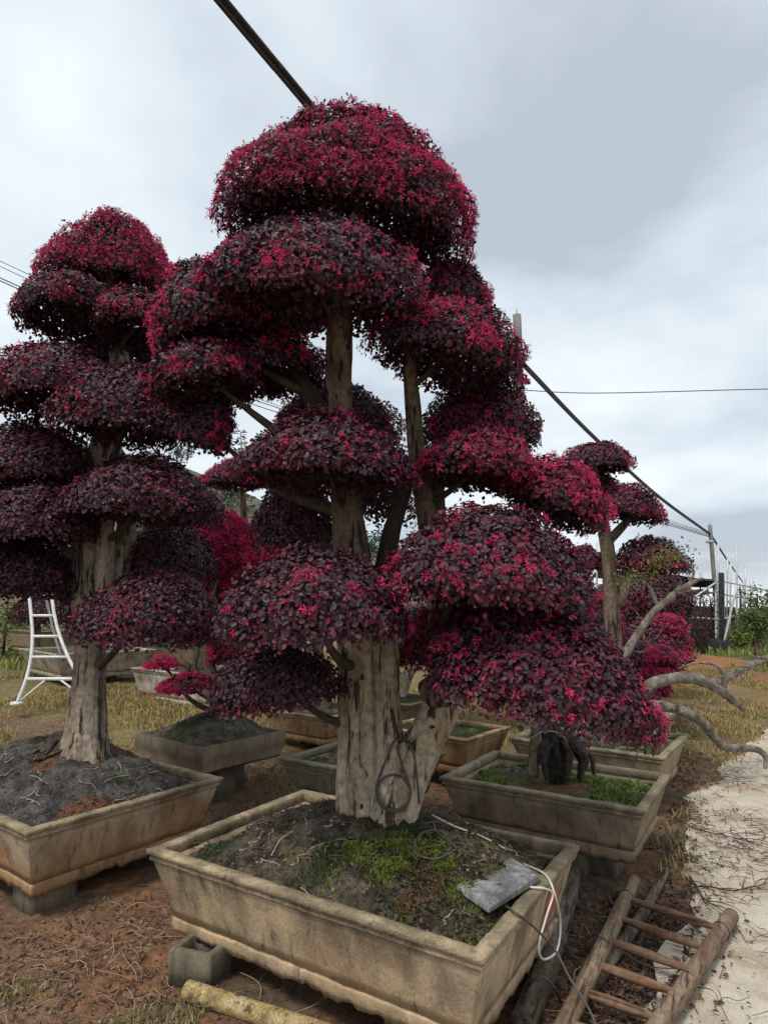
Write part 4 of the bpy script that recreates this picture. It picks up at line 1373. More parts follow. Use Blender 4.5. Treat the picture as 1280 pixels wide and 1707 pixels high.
for a, b, t_ in ((LA, LB, 0.10), (RA, RB, 0.10), (LA, LB, 0.33), (RA, RB, 0.36)):
    rods('wire_tie', None, None, tie(a + (b - a) * t_, b - a, 0.038), 0.0022, 'wire', 5, 40, parent=lad)
wa, wb = LA + (LB - LA) * 0.33 + np.array([0, 0, 0.045]), RA + (RB - RA) * 0.36 + np.array([0, 0, 0.046])
rods('wire', None, None, [wa, (wa + wb) / 2 + np.array([0, -0.03, -0.03]), wb], 0.0022, 'wire', 5, 30, parent=lad)

pa, pb = lz(885, 165, 0.03), lz(560, 660, 0.035)
rods('pole', 'thin grey pole lying under the wooden ladder', 'pole', [pa, (pa + pb) / 2 + np.array([0.02, 0, 0]), pb], [0.020, 0.026, 0.03], 'log', 12, 40, rough=0.06)
rods('log', 'old grey log lying along the big planter under its end wall', 'log', [lz(512, 175, 0.05), lz(490, 270, 0.05), lz(440, 470, 0.05)], [0.045, 0.05, 0.048], 'log', 18, 40, rough=0.09)
rods('log', 'splintered brown log end lying below the hanging white cable', 'log', [lz(470, 330, 0.055), lz(400, 560, 0.05), lz(310, 775, 0.045)], [0.045, 0.052, 0.05], 'log', 18, 40, rough=0.1)
ya, yb = at_z(312, 1652, 0.045), at_z(500, 1712, 0.045)
rods('bamboo_pole', 'yellow weathered pole lying beside the hollow cement block', 'pole', [ya, yb, yb + (yb - ya) * 1.2], [0.038, 0.036, 0.036], 'yellow', 16, 60, rough=0.03)

# ------------------------------------------------------------------ blackened stump in the weedy planter
sy = 4.40
stp = thing('tree_stump', 'charred black stump with a short brown stem in the weedy planter', 'stump', tuple(at_z(925, 1290, 0.40)))
mb = MB()
for pts, rr in (([at_y(930, 1300, sy), at_y(925, 1255, sy), at_y(918, 1222, sy), at_y(912, 1195, sy), at_y(905, 1150, sy + 0.02)], [0.10, 0.095, 0.085, 0.06, 0.04]),
                ([at_y(915, 1228, sy), at_y(940, 1230, sy - 0.02), at_y(962, 1250, sy - 0.04), at_y(972, 1268, sy - 0.05), at_y(966, 1300, sy - 0.06)], [0.07, 0.085, 0.075, 0.06, 0.04]),
                ([at_y(938, 1235, sy - 0.05), at_y(948, 1262, sy - 0.1), at_y(944, 1300, sy - 0.12)], [0.05, 0.045, 0.03]),
                ([at_y(960, 1245, sy), at_y(985, 1262, sy - 0.02), at_y(990, 1292, sy - 0.03)], [0.04, 0.03, 0.015]),
                ([at_y(912, 1235, sy - 0.05), at_y(905, 1258, sy - 0.09), at_y(912, 1300, sy - 0.12)], [0.055, 0.05, 0.03])):
    sp = smooth_path(pts, 34)
    tube(mb, sp, 0.6 * np.interp(np.linspace(0, 1, 34), np.linspace(0, 1, len(rr)), rr), 30, True, None, 0.75, 30)
mb.obj('charred_wood', M['char'], stp, True)
rods('stem', None, None, [at_y(888, 1295, sy - 0.05), at_y(890, 1255, sy - 0.05), at_y(893, 1215, sy - 0.05), at_y(896, 1170, sy)], [0.04, 0.036, 0.034, 0.03], 'bark_brown', 14, 24, rough=0.1, parent=stp)
rods('wire', None, None, [at_y(884, 1232, sy - 0.1), at_y(905, 1220, sy - 0.15), at_y(930, 1222, sy - 0.14), at_y(946, 1236, sy - 0.13)], 0.004, 'plastic_bag', 6, 20, parent=stp)

# ------------------------------------------------------------------ bare pruned tree sprawling out of the twig-filled planter
cy = 5.65
bt = thing('bare_tree', 'leafless grey pruned tree whose crooked limbs sprawl from a planter to the path', 'tree', tuple(at_y(1000, 1225, cy)))


def limb(pts, rr, parent=bt, mt='bark_grey', n=None, name='limb'):
    p = [at_y(*q) for q in pts]
    sp = smooth_path(p, n or 12 * len(p))
    mb_ = MB()
    tube(mb_, sp, 0.7 * np.interp(np.linspace(0, 1, len(sp)), np.linspace(0, 1, len(rr)), rr), 16, True, (4, 0.08, 0.6), 0.28, 18)
    return mb_.obj(name, M[mt], parent, True)


limb([(995, 1245, cy), (1005, 1200, cy), (1025, 1165, cy)], [0.11, 0.10, 0.09], name='trunk')
limb([(1005, 1170, cy), (1065, 1153, cy), (1100, 1136, cy), (1150, 1130, cy + 0.05), (1192, 1146, cy + 0.15), (1226, 1172, cy + 0.4), (1240, 1184, cy + 0.5)], [0.085, 0.08, 0.072, 0.07, 0.062, 0.045, 0.03])
limb([(1000, 1195, cy - 0.15), (1068, 1178, cy - 0.2), (1120, 1181, cy - 0.15), (1165, 1200, cy - 0.05), (1192, 1232, cy + 0.1), (1212, 1246, cy + 0.2), (1258, 1249, cy + 0.35), (1276, 1262, cy + 0.4), (1275, 1282, cy + 0.4)],
     [0.075, 0.068, 0.06, 0.055, 0.052, 0.05, 0.042, 0.035, 0.022])
limb([(1182, 1142, cy + 0.1), (1215, 1128, cy + 0.4), (1245, 1112, cy + 0.7), (1300, 1088, cy + 1.1)], [0.05, 0.055, 0.05, 0.045])
limb([(1205, 1150, cy + 0.2), (1208, 1130, cy + 0.2), (1195, 1110, cy + 0.2), (1170, 1105, cy + 0.2), (1150, 1108, cy + 0.2), (1130, 1115, cy + 0.2)], [0.03, 0.028, 0.022, 0.018, 0.014, 0.008], mt='bark_grey')
limb([(1022, 1125, cy + 0.1), (1042, 1092, cy + 0.1), (1066, 1052, cy + 0.1), (1092, 1018, cy + 0.1), (1125, 990, cy + 0.1), (1152, 972, cy + 0.1), (1172, 964, cy + 0.1)], [0.062, 0.055, 0.048, 0.046, 0.040, 0.034, 0.015])
limb([(1020, 1170, cy + 0.05), (1015, 1150, cy + 0.08), (1025, 1120, cy + 0.1)], [0.07, 0.07, 0.06])
limb([(1096, 1012, cy + 0.1), (1090, 995, cy + 0.1), (1082, 978, cy + 0.1), (1070, 968, cy + 0.1), (1050, 966, cy + 0.1)], [0.03, 0.026, 0.016, 0.010, 0.005])
limb([(1148, 974, cy + 0.1), (1156, 955, cy + 0.1), (1148, 940, cy + 0.1), (1130, 925, cy + 0.1), (1118, 905, cy + 0.1)], [0.018, 0.017, 0.013, 0.008, 0.004])
main_limbs = [[(1042, 1092), (1066, 1052), (1092, 1018), (1125, 990), (1152, 972)], [(1065, 1153), (1100, 1136), (1150, 1130), (1192, 1146)], [(1120, 1181), (1165, 1200), (1192, 1232), (1258, 1249)], [(1215, 1128), (1245, 1112), (1275, 1098)]]
for k_ in range(34):
    ml = random.choice(main_limbs)
    a, b = random.choice(ml)
    dd = cy + (0.1 if ml is main_limbs[0] else 0.05)
    an, q = random.uniform(0, 6.28), [(a, b, dd)]
    st = random.uniform(7, 15)
    for j in range(random.choice((3, 4, 5))):
        an += random.uniform(-0.9, 0.9)
        q.append((q[-1][0] + st * math.cos(an), q[-1][1] + st * math.sin(an) * 0.7, q[-1][2] + random.uniform(-0.06, 0.06)))
    limb(q, [0.011, 0.008, 0.006, 0.003], name='twig', n=5 * len(q))
# fresh green shoots on the upright limb
mb = MB()
n_ = 420
cen = np.array([at_y(1105, 925, cy + 0.1), at_y(1128, 918, cy + 0.1), at_y(1075, 962, cy + 0.1), at_y(1090, 935, cy + 0.1), at_y(1050, 968, cy + 0.1)])
P = cen[RNG.integers(0, 5, n_)] + RNG.normal(0, 1, (n_, 3)) * np.array([0.09, 0.09, 0.055])
leaves(mb, P, RNG.normal(0, 1, (n_, 3)), RNG.normal(0, 1, (n_, 3)), RNG.uniform(0.02, 0.04, n_), mixc((0.07, 0.10, 0.025), (0.24, 0.27, 0.07), RNG.random(n_)), 0.5)
o = mb.obj('green_shoots', M['blade'], bt)
o['kind'] = 'stuff'

# ------------------------------------------------------------------ white tripod ladder
ly_ = 8.3
tl = thing('tripod_ladder', 'white metal tripod ladder with curved rails standing on dry grass', 'ladder', tuple(at_y(75, 1172, ly_)))


def z6(x, y, d=0.0):
    return at_y(x * 0.2031, 860 + y * 0.2031, ly_ + d)


Lr = [(140, 1535, -0.35), (215, 1340, -0.25), (255, 1160, -0.16), (266, 990, -0.08), (256, 820, 0.0), (240, 650, 0.07), (225, 480, 0.15), (200, 300, 0.2), (190, 185, 0.25)]
Rr = [(742, 1535, -0.35), (650, 1340, -0.25), (560, 1160, -0.16), (492, 990, -0.08), (448, 820, 0.0), (424, 650, 0.07), (400, 480, 0.15), (380, 300, 0.2), (290, 200, 0.25)]
for q in (Lr, Rr):
    rods('rail', None, None, [z6(*a) for a in q], 0.021, 'white_paint', 10, 50, parent=tl)
rods('rear_leg', None, None, [z6(270, 190, 0.3), z6(370, 640, 0.75), z6(450, 985, 1.1), z6(552, 1330, 1.45)], 0.016, 'white_paint', 8, 30, parent=tl)
for i in (1, 2, 3, 4, 5, 6, 7):
    a, b = z6(*Lr[i]), z6(*Rr[i])
    rods('rung', None, None, [a, b], 0.019 if i > 1 else 0.022, 'white_paint', 8, 4, parent=tl)
rods('brace', None, None, [z6(385, 1338, -0.25), z6(170, 1515, -0.33)], 0.012, 'white_paint', 6, 4, parent=tl)
rods('brace', None, None, [z6(480, 1335, -0.25), z6(705, 1505, -0.33)], 0.012, 'white_paint', 6, 4, parent=tl)
for q in (Lr[0], Rr[0]):
    p = z6(*q)
    mb = MB()
    box(mb, (-0.06, -0.05, -0.03), (0.06, 0.05, 0.012), None, p)
    mb.obj('foot', M['white_paint'], tl)
mb = MB()
p = z6(240, 190, 0.25)
box(mb, (-0.07, -0.1, -0.02), (0.09, 0.1, 0.02), None, p)
mb.obj('top_step', M['white_paint'], tl)
rods('handle', None, None, [z6(120, 195, 0.1), z6(155, 275, 0.12), z6(180, 270, 0.15), z6(190, 190, 0.2)], 0.016, 'white_paint', 8, 20, parent=tl)

# ------------------------------------------------------------------ utility poles and wires
POLES = 'poles of the overhead line'


def utility_pole(px, ptop, y, r, label, pbot_z):
    a = at_y(px, ptop, y)
    t_ = thing('utility_pole', label, 'pole', (a[0], y, pbot_z), POLES)
    rods('shaft', None, None, [(a[0], y, pbot_z), (a[0], y, (a[2] + pbot_z) / 2), (a[0], y, a[2])], [r * 1.25, r * 1.1, r], 'post', 18, 20, parent=t_)
    mb_ = MB()
    box(mb_, (-r * 1.6, -r * 1.2, -0.05), (r * 1.6, r * 1.2, 0.05), None, at_y(px, ptop + 0.11 / y * FPX * 6, y))
    mb_.obj('bracket', M['steel'], t_)
    rods('spike', None, None, [(a[0], y, a[2] - 0.05), (a[0], y, a[2] + 0.12)], 0.006, 'wire', 5, 3, parent=t_)
    return a


p1 = utility_pole(861.5, 525, 10.0, 0.072, 'grey concrete pole behind the right-hand leaf pads of the tallest tree', landz(2.2, 10) - 0.2)
p2 = utility_pole(1183, 875, 24.0, 0.075, 'far grey pole rising above the netted frame', landz(12.8, 24) - 0.3)
c1 = at_y(868, 600, 10.0)
c2 = at_y(1183, 889, 24.0)
over = at_y(370, 0, 3.55)
behind = over + (over - c1) * 0.9
mid1 = at_y(525, 186, 4.55)
for k_ in range(3):
    o_ = np.array([0.030 * math.cos(k_ * 2.1), 0, 0.030 * math.sin(k_ * 2.1)])
    rods('overhead_cable', 'black cable of the twisted bundle running over the tallest tree to the concrete pole', 'cable', [behind + o_, over + o_, mid1 + o_, c1 + o_], 0.017, 'black_rubber', 8, 40, 'strands of the overhead bundle')
for k_ in range(2):
    o_ = np.array([0, 0, -0.06 * k_])
    m1, m2 = at_y(985, 722, 13.6) + o_, at_y(1095, 824, 18.0) + o_
    rods('overhead_cable', 'black cable sagging from the concrete pole to the far grey pole', 'cable', [c1 + o_, m1, m2, c2 + o_], 0.026, 'black_rubber', 8, 60, 'cables between the two poles')
c3 = at_y(1243, 978, 60)
rods('overhead_cable', 'black cable running on from the far grey pole down behind the netted frame', 'cable', [c2, at_y(1215, 938, 36), c3], 0.045, 'black_rubber', 8, 30)
mb = MB()
for k_, (ya_, yb_) in enumerate([(432, 640), (440, 652), (463, 656), (467, 664)]):
    a, m_, b = at_y(-160, ya_ - 72, 13), at_y(200, lerp(ya_, yb_, 0.47), 16.0), at_y(440, yb_ + 16, 19)
    rods('overhead_wire', 'thin dark wire crossing behind the left tree towards the far pole', 'wire', [a, m_, b, c2 + np.array([0, 0, -0.05 * k_])], 0.014 if k_ > 1 else 0.009, 'black_rubber', 6, 40, 'wires behind the left tree')
w0 = at_y(865, 650, 10)
rods('overhead_wire', 'single thin wire running level from the concrete pole across open sky', 'wire', [w0, at_y(1000, 655, 10), at_y(1290, 648, 10), at_y(1700, 640, 10)], 0.008, 'black_rubber', 6, 30)
rods('overhead_wire', 'slack thin wire hanging at the concrete pole above the right-hand leaf pads', 'wire', [at_y(860, 636, 9.9), at_y(840, 648, 9.9), at_y(800, 660, 10.2), at_y(740, 676, 11)], 0.009, 'black_rubber', 6, 30)

# ------------------------------------------------------------------ netted frame far right
fy_ = 18.0
nf = thing('net_frame', 'steel pipe frame covered with black shade net standing beyond the red earth', 'shelter', (at_y(1202, 1082, fy_)[0], fy_, landz(9.9, fy_)))


def fr(name, pts, r, m_='steel', seg=8):
    rods(name, None, None, [at_y(*q) for q in pts], r, m_, seg, max(4, 3 * len(pts)), parent=nf)


for x, t0, dd in ((1202, 955, 0), (1193, 965, 0.4), (1228, 905, 3), (1197, 907, 4), (1207, 935, 5), (1240, 945, 6), (1218, 930, 7), (1243, 942, 8), (1253, 960, 9), (995, 905, 4), (1035, 940, 6), (1108, 935, 6), (1099, 938, 7), (1150, 938, 5), (1168, 930, 8), (1134, 945, 7), (1062, 930, 6), (1213, 915, 9)):
    bz = at_y(x, 1085, fy_ + dd)
    bz[2] = landz(bz[0], bz[1]) - 0.2
    tz = at_y(x, t0, fy_ + dd)
    rods('post', None, None, [bz, tz], 0.075 if x == 1202 else 0.035, 'net' if x == 1202 else 'steel', 10, 4, parent=nf)
fr('beam', [(985, 948, fy_ + 6), (1200, 968, fy_)], 0.03)
fr('beam', [(1000, 1018, fy_), (1201, 1033, fy_)], 0.03)
fr('beam', [(1201, 1033, fy_), (1240, 1022, fy_ + 5)], 0.028)
fr('beam', [(1200, 968, fy_), (1282, 985, fy_ + 5)], 0.026)
fr('beam', [(1130, 1078, fy_), (1200, 1082, fy_)], 0.03)
fr('beam', [(1205, 1080, fy_), (1230, 1072, fy_ + 3)], 0.028)
fr('brace', [(1105, 1032, fy_), (1195, 970, fy_)], 0.03)
fr('brace', [(1205, 1080, fy_ - 0.1), (1228, 975, fy_ - 0.1)], 0.036)
fr('brace', [(1130, 1040, fy_ + 1), (1168, 1065, fy_ + 1)], 0.028)
fr('beam', [(1201, 990, fy_), (1260, 1000, fy_ + 7)], 0.03)
fr('beam', [(1130, 1000, fy_ + 5), (1201, 985, fy_)], 0.03)
mb = MB()
box(mb, (-0.22, -0.22, 0), (0.22, 0.22, 0.45), None, (at_y(1202, 1082, fy_)[0], fy_, landz(9.9, fy_) - 0.05), jit=0.02)
mb.obj('post_wrap', M['net'], nf)


def sheet(name, corners, m_, nx_=14, ny_=8, sag=0.12, th=0.01):
    c_ = [np.asarray(q) for q in corners]
    u_, v_ = np.meshgrid(np.linspace(0, 1, nx_), np.linspace(0, 1, ny_))
    P_ = ((1 - u_) * (1 - v_))[..., None] * c_[0] + (u_ * (1 - v_))[..., None] * c_[1] + (u_ * v_)[..., None] * c_[2] + ((1 - u_) * v_)[..., None] * c_[3]
    P_[..., 2] -= sag * np.sin(u_ * math.pi * 3) ** 2 * (0.4 + 0.6 * np.sin(v_ * math.pi))
    P_[..., 2] += (fbm(P_ * 1.2, 3) - 0.5) * sag
    P_ = P_.reshape(-1, 3)
    i_ = (np.arange(ny_ - 1)[:, None] * nx_ + np.arange(nx_ - 1)[None]).ravel()
    mb_ = MB().add(P_, np.stack([i_, i_ + 1, i_ + nx_ + 1, i_ + nx_], 1))
    o_ = mb_.obj(name, M[m_], nf, True)
    s_ = o_.modifiers.new('cloth_thickness', 'SOLIDIFY')
    s_.thickness = th
    return o_


sheet('shade_net', [at_y(1000, 945, fy_ + 3), at_y(1198, 966, fy_ + 0.05), at_y(1190, 980, fy_ + 9), at_y(985, 962, fy_ + 12)], 'net')
sheet('film', [at_y(1000, 975, fy_ + 4), at_y(1180, 982, fy_ + 2), at_y(1185, 990, fy_ + 10), at_y(985, 990, fy_ + 12)], 'film')
sheet('side_net', [at_y(985, 1005, fy_ + 12.5), at_y(1225, 1012, fy_ + 11), at_y(1225, 1062, fy_ + 11), at_y(985, 1062, fy_ + 12.5)], 'net', sag=0.02)
sheet('side_net', [at_y(1232, 975, fy_ + 8), at_y(1236, 985, fy_ + 11), at_y(1236, 1062, fy_ + 11), at_y(1232, 1070, fy_ + 8)], 'net', sag=0.02)

# ------------------------------------------------------------------ ordinary trees: far right green tree, bare shrubs, hillside
def leafy_tree(name, label, base_, top, crown, ncl, leaf_, colors, trunk_r=0.05, group=None, bark='bark_brown', limbs=6, lean=0.0, cat='tree', dens=26):
    """crown = list of (centre, radii); leaves gathered in clumps so that gaps stay between them"""
    t_ = thing(name, label, cat, tuple(base_), group)
    top = np.asarray(top, float)
    b_ = np.asarray(base_, float)
    mb_ = MB()
    sp = smooth_path([b_ - np.array([0, 0, 0.1]), (b_ + top) / 2 + np.array([lean, 0, 0]), top], 16)
    tube(mb_, sp, np.linspace(trunk_r, trunk_r * 0.3, 16), 10, True, None, 0.1, 8)
    for k in range(limbs):
        c_, r_ = crown[k % len(crown)]
        e_ = np.asarray(c_) + RNG.normal(0, 0.5, 3) * np.asarray(r_)
        st = sp[RNG.integers(6, 14)]
        tube(mb_, smooth_path([st, (st + e_) / 2 + RNG.normal(0, 0.1, 3) * np.asarray(r_), e_], 8), np.linspace(trunk_r * 0.45, trunk_r * 0.12, 8), 6, False)
    mb_.obj('trunk', M[bark], t_, True)
    if ncl:
        mb_ = MB()
        for c_, r_ in crown:
            u_ = RNG.normal(0, 1, (ncl, 3))
            u_ = u_ / np.linalg.norm(u_, axis=1)[:, None] * (RNG.random(ncl) ** 0.4)[:, None]
            cc = np.asarray(c_) + u_ * np.asarray(r_)
            P_ = np.repeat(cc, dens, 0) + RNG.normal(0, 0.16, (ncl * dens, 3)) * np.mean(r_)
            col_ = np.repeat(mixc(colors[0], colors[1], RNG.random(ncl)), dens, 0) * RNG.uniform(0.7, 1.3, (ncl * dens, 1))
            leaves(mb_, P_, RNG.normal(0, 1, P_.shape) + np.array([0, 0, 0.6]), RNG.normal(0, 1, P_.shape), leaf_ * RNG.uniform(0.6, 1.3, len(P_)), col_, 0.5)
        o_ = mb_.obj('crown', M['blade'], t_)
        o_['kind'] = 'stuff'
    return t_


def gpt(px, y):
    x = (px - 640) / FPX * y * 1.0
    return np.array([x, y, float(gh(np.array([x]), np.array([y]))[0])])


g_ = gpt(1245, 15.5)
leafy_tree('young_tree', 'bright green young tree beside the steel frame', g_, at_y(1262, 990, 15.5), [(at_y(1262, 1010, 15.5), (0.55, 0.5, 0.45)), (at_y(1275, 1040, 15.5), (0.45, 0.45, 0.4)), (at_y(1248, 1035, 15.5), (0.35, 0.4, 0.3))], 40, 0.07,
           ((0.06, 0.10, 0.035), (0.13, 0.19, 0.06)), 0.06)
g_ = gpt(1225, 20)
leafy_tree('young_tree', 'low yellow-green bush at the foot of the steel frame', gpt(1262, 18), at_y(1262, 1050, 18), [(at_y(1262, 1062, 18), (0.9, 0.7, 0.35)), (at_y(1235, 1068, 18.5), (0.6, 0.5, 0.25))], 50, 0.09,
           ((0.11, 0.15, 0.035), (0.22, 0.26, 0.07)), 0.04, cat='bush')
for i, (px, y, top, lab) in enumerate([(1181, 19.5, 1000, 'bare dark-twigged tree under the shade net'), (1160, 17.0, 1010, 'second bare dark tree under the shade net, beside the dark-twigged one')]):
    b_ = gpt(px, y)
    tt = thing('bare_tree', lab, 'tree', tuple(b_))
    mb = MB()
    for k in range(26):
        e_ = at_y(px + random.uniform(-26, 26), top + random.uniform(-12, 30), y + random.uniform(-0.6, 0.6))
        m_ = (b_ + e_) / 2 + RNG.normal(0, 0.12, 3)
        tube(mb, smooth_path([b_ + RNG.normal(0, 0.04, 3), m_, e_], 8), np.linspace(0.06 if k < 6 else 0.025, 0.008, 8), 6, False)
    mb.obj('trunk', M['bark_dark'], tt, True)
    mb = MB()
    n_ = 700
    P = at_y(px, top + 20, y) + RNG.normal(0, 1, (n_, 3)) * np.array([0.3, 0.3, 0.35])
    leaves(mb, P, RNG.normal(0, 1, (n_, 3)), RNG.normal(0, 1, (n_, 3)), RNG.uniform(0.03, 0.07, n_), mixc((0.05, 0.02, 0.03), (0.12, 0.05, 0.06), RNG.random(n_)))
    o = mb.obj('crown', M['leaf'], tt)
    o['kind'] = 'stuff'

# hillside trees on the left and behind the gap between the big trees
HT = 'young trees scattered on the hillside'
hs = [(95, 664, 40, 0), (60, 690, 33, 1), (185, 700, 38, 0), (262, 735, 34, 2), (300, 752, 30, 2), (330, 760, 33, 2), (352, 778, 27, 1), (245, 752, 30, 2), (375, 790, 36, 2), (440, 806, 34, 1), (620, 850, 30, 2), (130, 706, 30, 1), (15, 690, 36, 0),
      (285, 730, 42, 2), (225, 725, 44, 2), (600, 870, 24, 1), (480, 815, 36, 2)]
hl = ['small pale young tree on the bare hillside', 'grey twiggy young tree on the bare hillside', 'round dark green young tree on the hillside seen through the gap']
for px, py, y, kd in hs:
    b_ = gpt(px, y)
    h_ = [2.2, 1.6, 2.6][kd]
    tp = b_ + np.array([0, 0, h_])
    leafy_tree('hillside_tree', hl[kd], b_, tp, [(b_ + np.array([0, 0, h_ * 0.85]), ([0.5, 0.6, 1.2][kd], 0.8, [0.5, 0.4, 0.8][kd]))], [10, 14, 40][kd], 0.16,
               [((0.12, 0.14, 0.09), (0.2, 0.2, 0.14)), ((0.14, 0.12, 0.10), (0.22, 0.19, 0.16)), ((0.05, 0.085, 0.06), (0.09, 0.13, 0.085))][kd], 0.06, HT, 'bark_grey', 4, dens=18)
for i, (px, yy, tp_, w_, lab) in enumerate([(20, 14.5, 985, 1.0, 'yellow-green bush behind the weed-grown far planter'), (120, 16, 975, 1.2, 'dark green bush behind the long pale planter'), (215, 13.5, 1010, 0.8, 'pale yellow-green bush beside the dark grey far planter'),
                                            (290, 15, 985, 1.1, 'olive bush in the back yard behind the magenta tree'), (620, 14, 960, 1.2, 'olive bush seen behind the forked trunk'), (700, 13, 1040, 1.0, 'yellowish bush low behind the leaning limb')]):
    b_ = gpt(px, yy)
    tp = at_y(px, tp_, yy)
    h_ = max(0.5, tp[2] - b_[2])
    leafy_tree('bush', lab, b_, b_ + np.array([0, 0, h_]), [(b_ + np.array([0, 0, h_ * 0.5]), (w_, 0.7, h_ * 0.5))], 60, 0.09,
               [((0.13, 0.16, 0.04), (0.27, 0.28, 0.09)), ((0.04, 0.06, 0.025), (0.10, 0.13, 0.05)), ((0.20, 0.20, 0.08), (0.38, 0.36, 0.18)), ((0.07, 0.085, 0.035), (0.15, 0.15, 0.07)), ((0.08, 0.09, 0.04), (0.17, 0.17, 0.09)), ((0.16, 0.15, 0.06), (0.3, 0.27, 0.12))][i],
               0.04, None, 'bark_brown', 6, cat='bush', dens=30)
# conifer on the skyline
b_ = gpt(402, 40)
ct = thing('conifer_tree', 'slim conifer on the skyline between the two big trees', 'tree', tuple(b_))
tp = at_y(402, 722, 40)
rods('trunk', None, None, [b_ - np.array([0, 0, 0.3]), tp], [0.12, 0.03], 'bark_brown', 8, 10, parent=ct)
mb = MB()
for k in range(9):
    zz_ = lerp(b_[2] + 0.8, tp[2], k / 8)
    rr_ = lerp(1.0, 0.12, k / 8)
    n_ = int(60 * rr_) + 14
    a = RNG.uniform(0, 6.28, n_)
    q = np.stack([tp[0] + np.cos(a) * rr_ * RNG.random(n_) ** 0.6, 40 + np.sin(a) * rr_ * RNG.random(n_) ** 0.6, zz_ + RNG.normal(0, 0.09, n_)], 1)
    leaves(mb, q, RNG.normal(0, 0.4, (n_, 3)) + np.array([0, 0, 1.0]), q - np.array([tp[0], 40, zz_]), RNG.uniform(0.2, 0.4, n_), mixc((0.05, 0.075, 0.065), (0.09, 0.12, 0.10), RNG.random(n_)), 0.35)
o = mb.obj('crown', M['blade'], ct)
o['kind'] = 'stuff'

# ------------------------------------------------------------------ ground cover: grass, dead leaves, twigs, pebbles, moss, weeds
def blades(mb, P, h, c_, lean=0.5, w=0.004):
    n = len(P)
    a = RNG.uniform(0, 6.28, n)
    d = np.stack([np.cos(a), np.sin(a), np.zeros(n)], 1)
    s_ = np.stack([-np.sin(a), np.cos(a), np.zeros(n)], 1) * (w * RNG.uniform(0.7, 1.3, n))[:, None]
    ln = RNG.uniform(0.1, 1.0, n) * lean
    up = np.array([0, 0, 1.0])
    m_ = P + (d * ln[:, None] * 0.35 + up * 0.6) * h[:, None]
    e_ = P + (d * ln[:, None] + up * (1.0 - 0.35 * ln[:, None])) * h[:, None]
    v = np.stack([P - s_, P + s_, m_ + s_ * 0.8, m_ - s_ * 0.8, e_], 1).reshape(-1, 3)
    b = np.arange(n)[:, None] * 5
    mb.add(v, b + np.array([[0, 1, 2, 3]]), b + np.array([[3, 2, 4]]), np.repeat(c_, 5, 0))


def inside_planter(x, y):
    w = np.zeros(len(x), bool)
    for P_ in PLANTERS.values():
        q = (np.stack([x, y], 1) - P_['cen']) @ P_['R'][:2, :2]
        w |= (np.abs(q[:, 0]) < P_['L'] / 2 - 0.06) & (np.abs(q[:, 1]) < P_['W'] / 2 - 0.06)
    return w


def scatter(n, x0, x1, y0, y1, mask=None, allow_path=0.0):
    x, y = RNG.uniform(x0, x1, n), RNG.uniform(y0, y1, n)
    k = ~inside_planter(x, y)
    k &= RNG.random(n) > onpath(x, y) * (1 - allow_path)
    if mask is not None:
        k &= RNG.random(n) < mask(x, y)
    x, y = x[k], y[k]
    z = gh(x, y)
    z = np.maximum(z, np.where(onpath(x, y) > 0.3, 0.014, -9))
    return np.stack([x, y, z], 1)


def noise2(x, y, f, s):
    return fbm(np.stack([x * f + s, y * f, x * 0 + s], 1), 3)


# dry yellow grass in the back yard
mb = MB()
gm = lambda x, y: sstep(0.36, 0.56, noise2(x, y, 0.9, 3)) * sstep(5.4, 7.2, y + 0.25 * np.abs(x))
P = np.vstack([scatter(45000, -7.0, -1.0, 5.6, 11.0, gm), scatter(12000, -1.0, 2.5, 5.6, 10.0, gm), scatter(52000, 2.4, 7.5, 6.3, 13.5, lambda x, y: sstep(0.42, 0.56, noise2(x, y, 1.7, 3)))])
blades(mb, P, RNG.uniform(0.02, 0.085, len(P)), mixc((0.20, 0.15, 0.055), (0.46, 0.37, 0.16), RNG.random(len(P))), 0.9, 0.006)
# tufts between the planters and by the path
tu = np.array([(-0.75, 4.75), (-0.6, 4.6), (-1.0, 5.0), (0.35, 4.1), (1.72, 4.15), (1.9, 4.5), (2.3, 5.0), (-1.9, 6.3), (2.9, 6.0), (3.2, 6.6), (3.5, 7.2), (0.55, 3.35)])
c_ = tu[RNG.integers(0, len(tu), 2800)] + RNG.normal(0, 0.17, (2800, 2))
k = (~inside_planter(c_[:, 0], c_[:, 1])) & (onpath(c_[:, 0], c_[:, 1]) < 0.5)
c_ = c_[k]
P = np.column_stack([c_, gh(c_[:, 0], c_[:, 1])])
blades(mb, P, RNG.uniform(0.02, 0.11, len(P)), mixc((0.13, 0.11, 0.045), (0.40, 0.32, 0.16), RNG.random(len(P))), 1.7, 0.0028)
o = mb.obj('dry_grass', M['blade'])
tag(o, 'dry yellow grass growing between the planters and on the back yard', 'grass', kind='stuff')
mb = MB()
P = scatter(22000, -2.4, -0.7, 2.2, 3.05, lambda x, y: sstep(0.46, 0.62, noise2(x, y, 4.0, 8)) * sstep(3.0, 2.7, y + 0.25 * (x + 1.6)))
blades(mb, P, RNG.uniform(0.01, 0.04, len(P)), mixc((0.16, 0.15, 0.05), (0.42, 0.37, 0.17), RNG.random(len(P))), 0.9, 0.003)
P = scatter(9000, -14, -5, 10.5, 16, lambda x, y: sstep(0.4, 0.5, noise2(x, y, 0.7, 5)))
blades(mb, P, RNG.uniform(0.05, 0.25, len(P)), mixc((0.12, 0.17, 0.04), (0.33, 0.36, 0.11), RNG.random(len(P))), 0.8, 0.012)
P = scatter(9000, 6.5, 13, 13, 19, lambda x, y: sstep(0.4, 0.5, noise2(x, y, 0.7, 15)))
blades(mb, P, RNG.uniform(0.05, 0.3, len(P)), mixc((0.12, 0.17, 0.04), (0.33, 0.36, 0.11), RNG.random(len(P))), 0.8, 0.012)
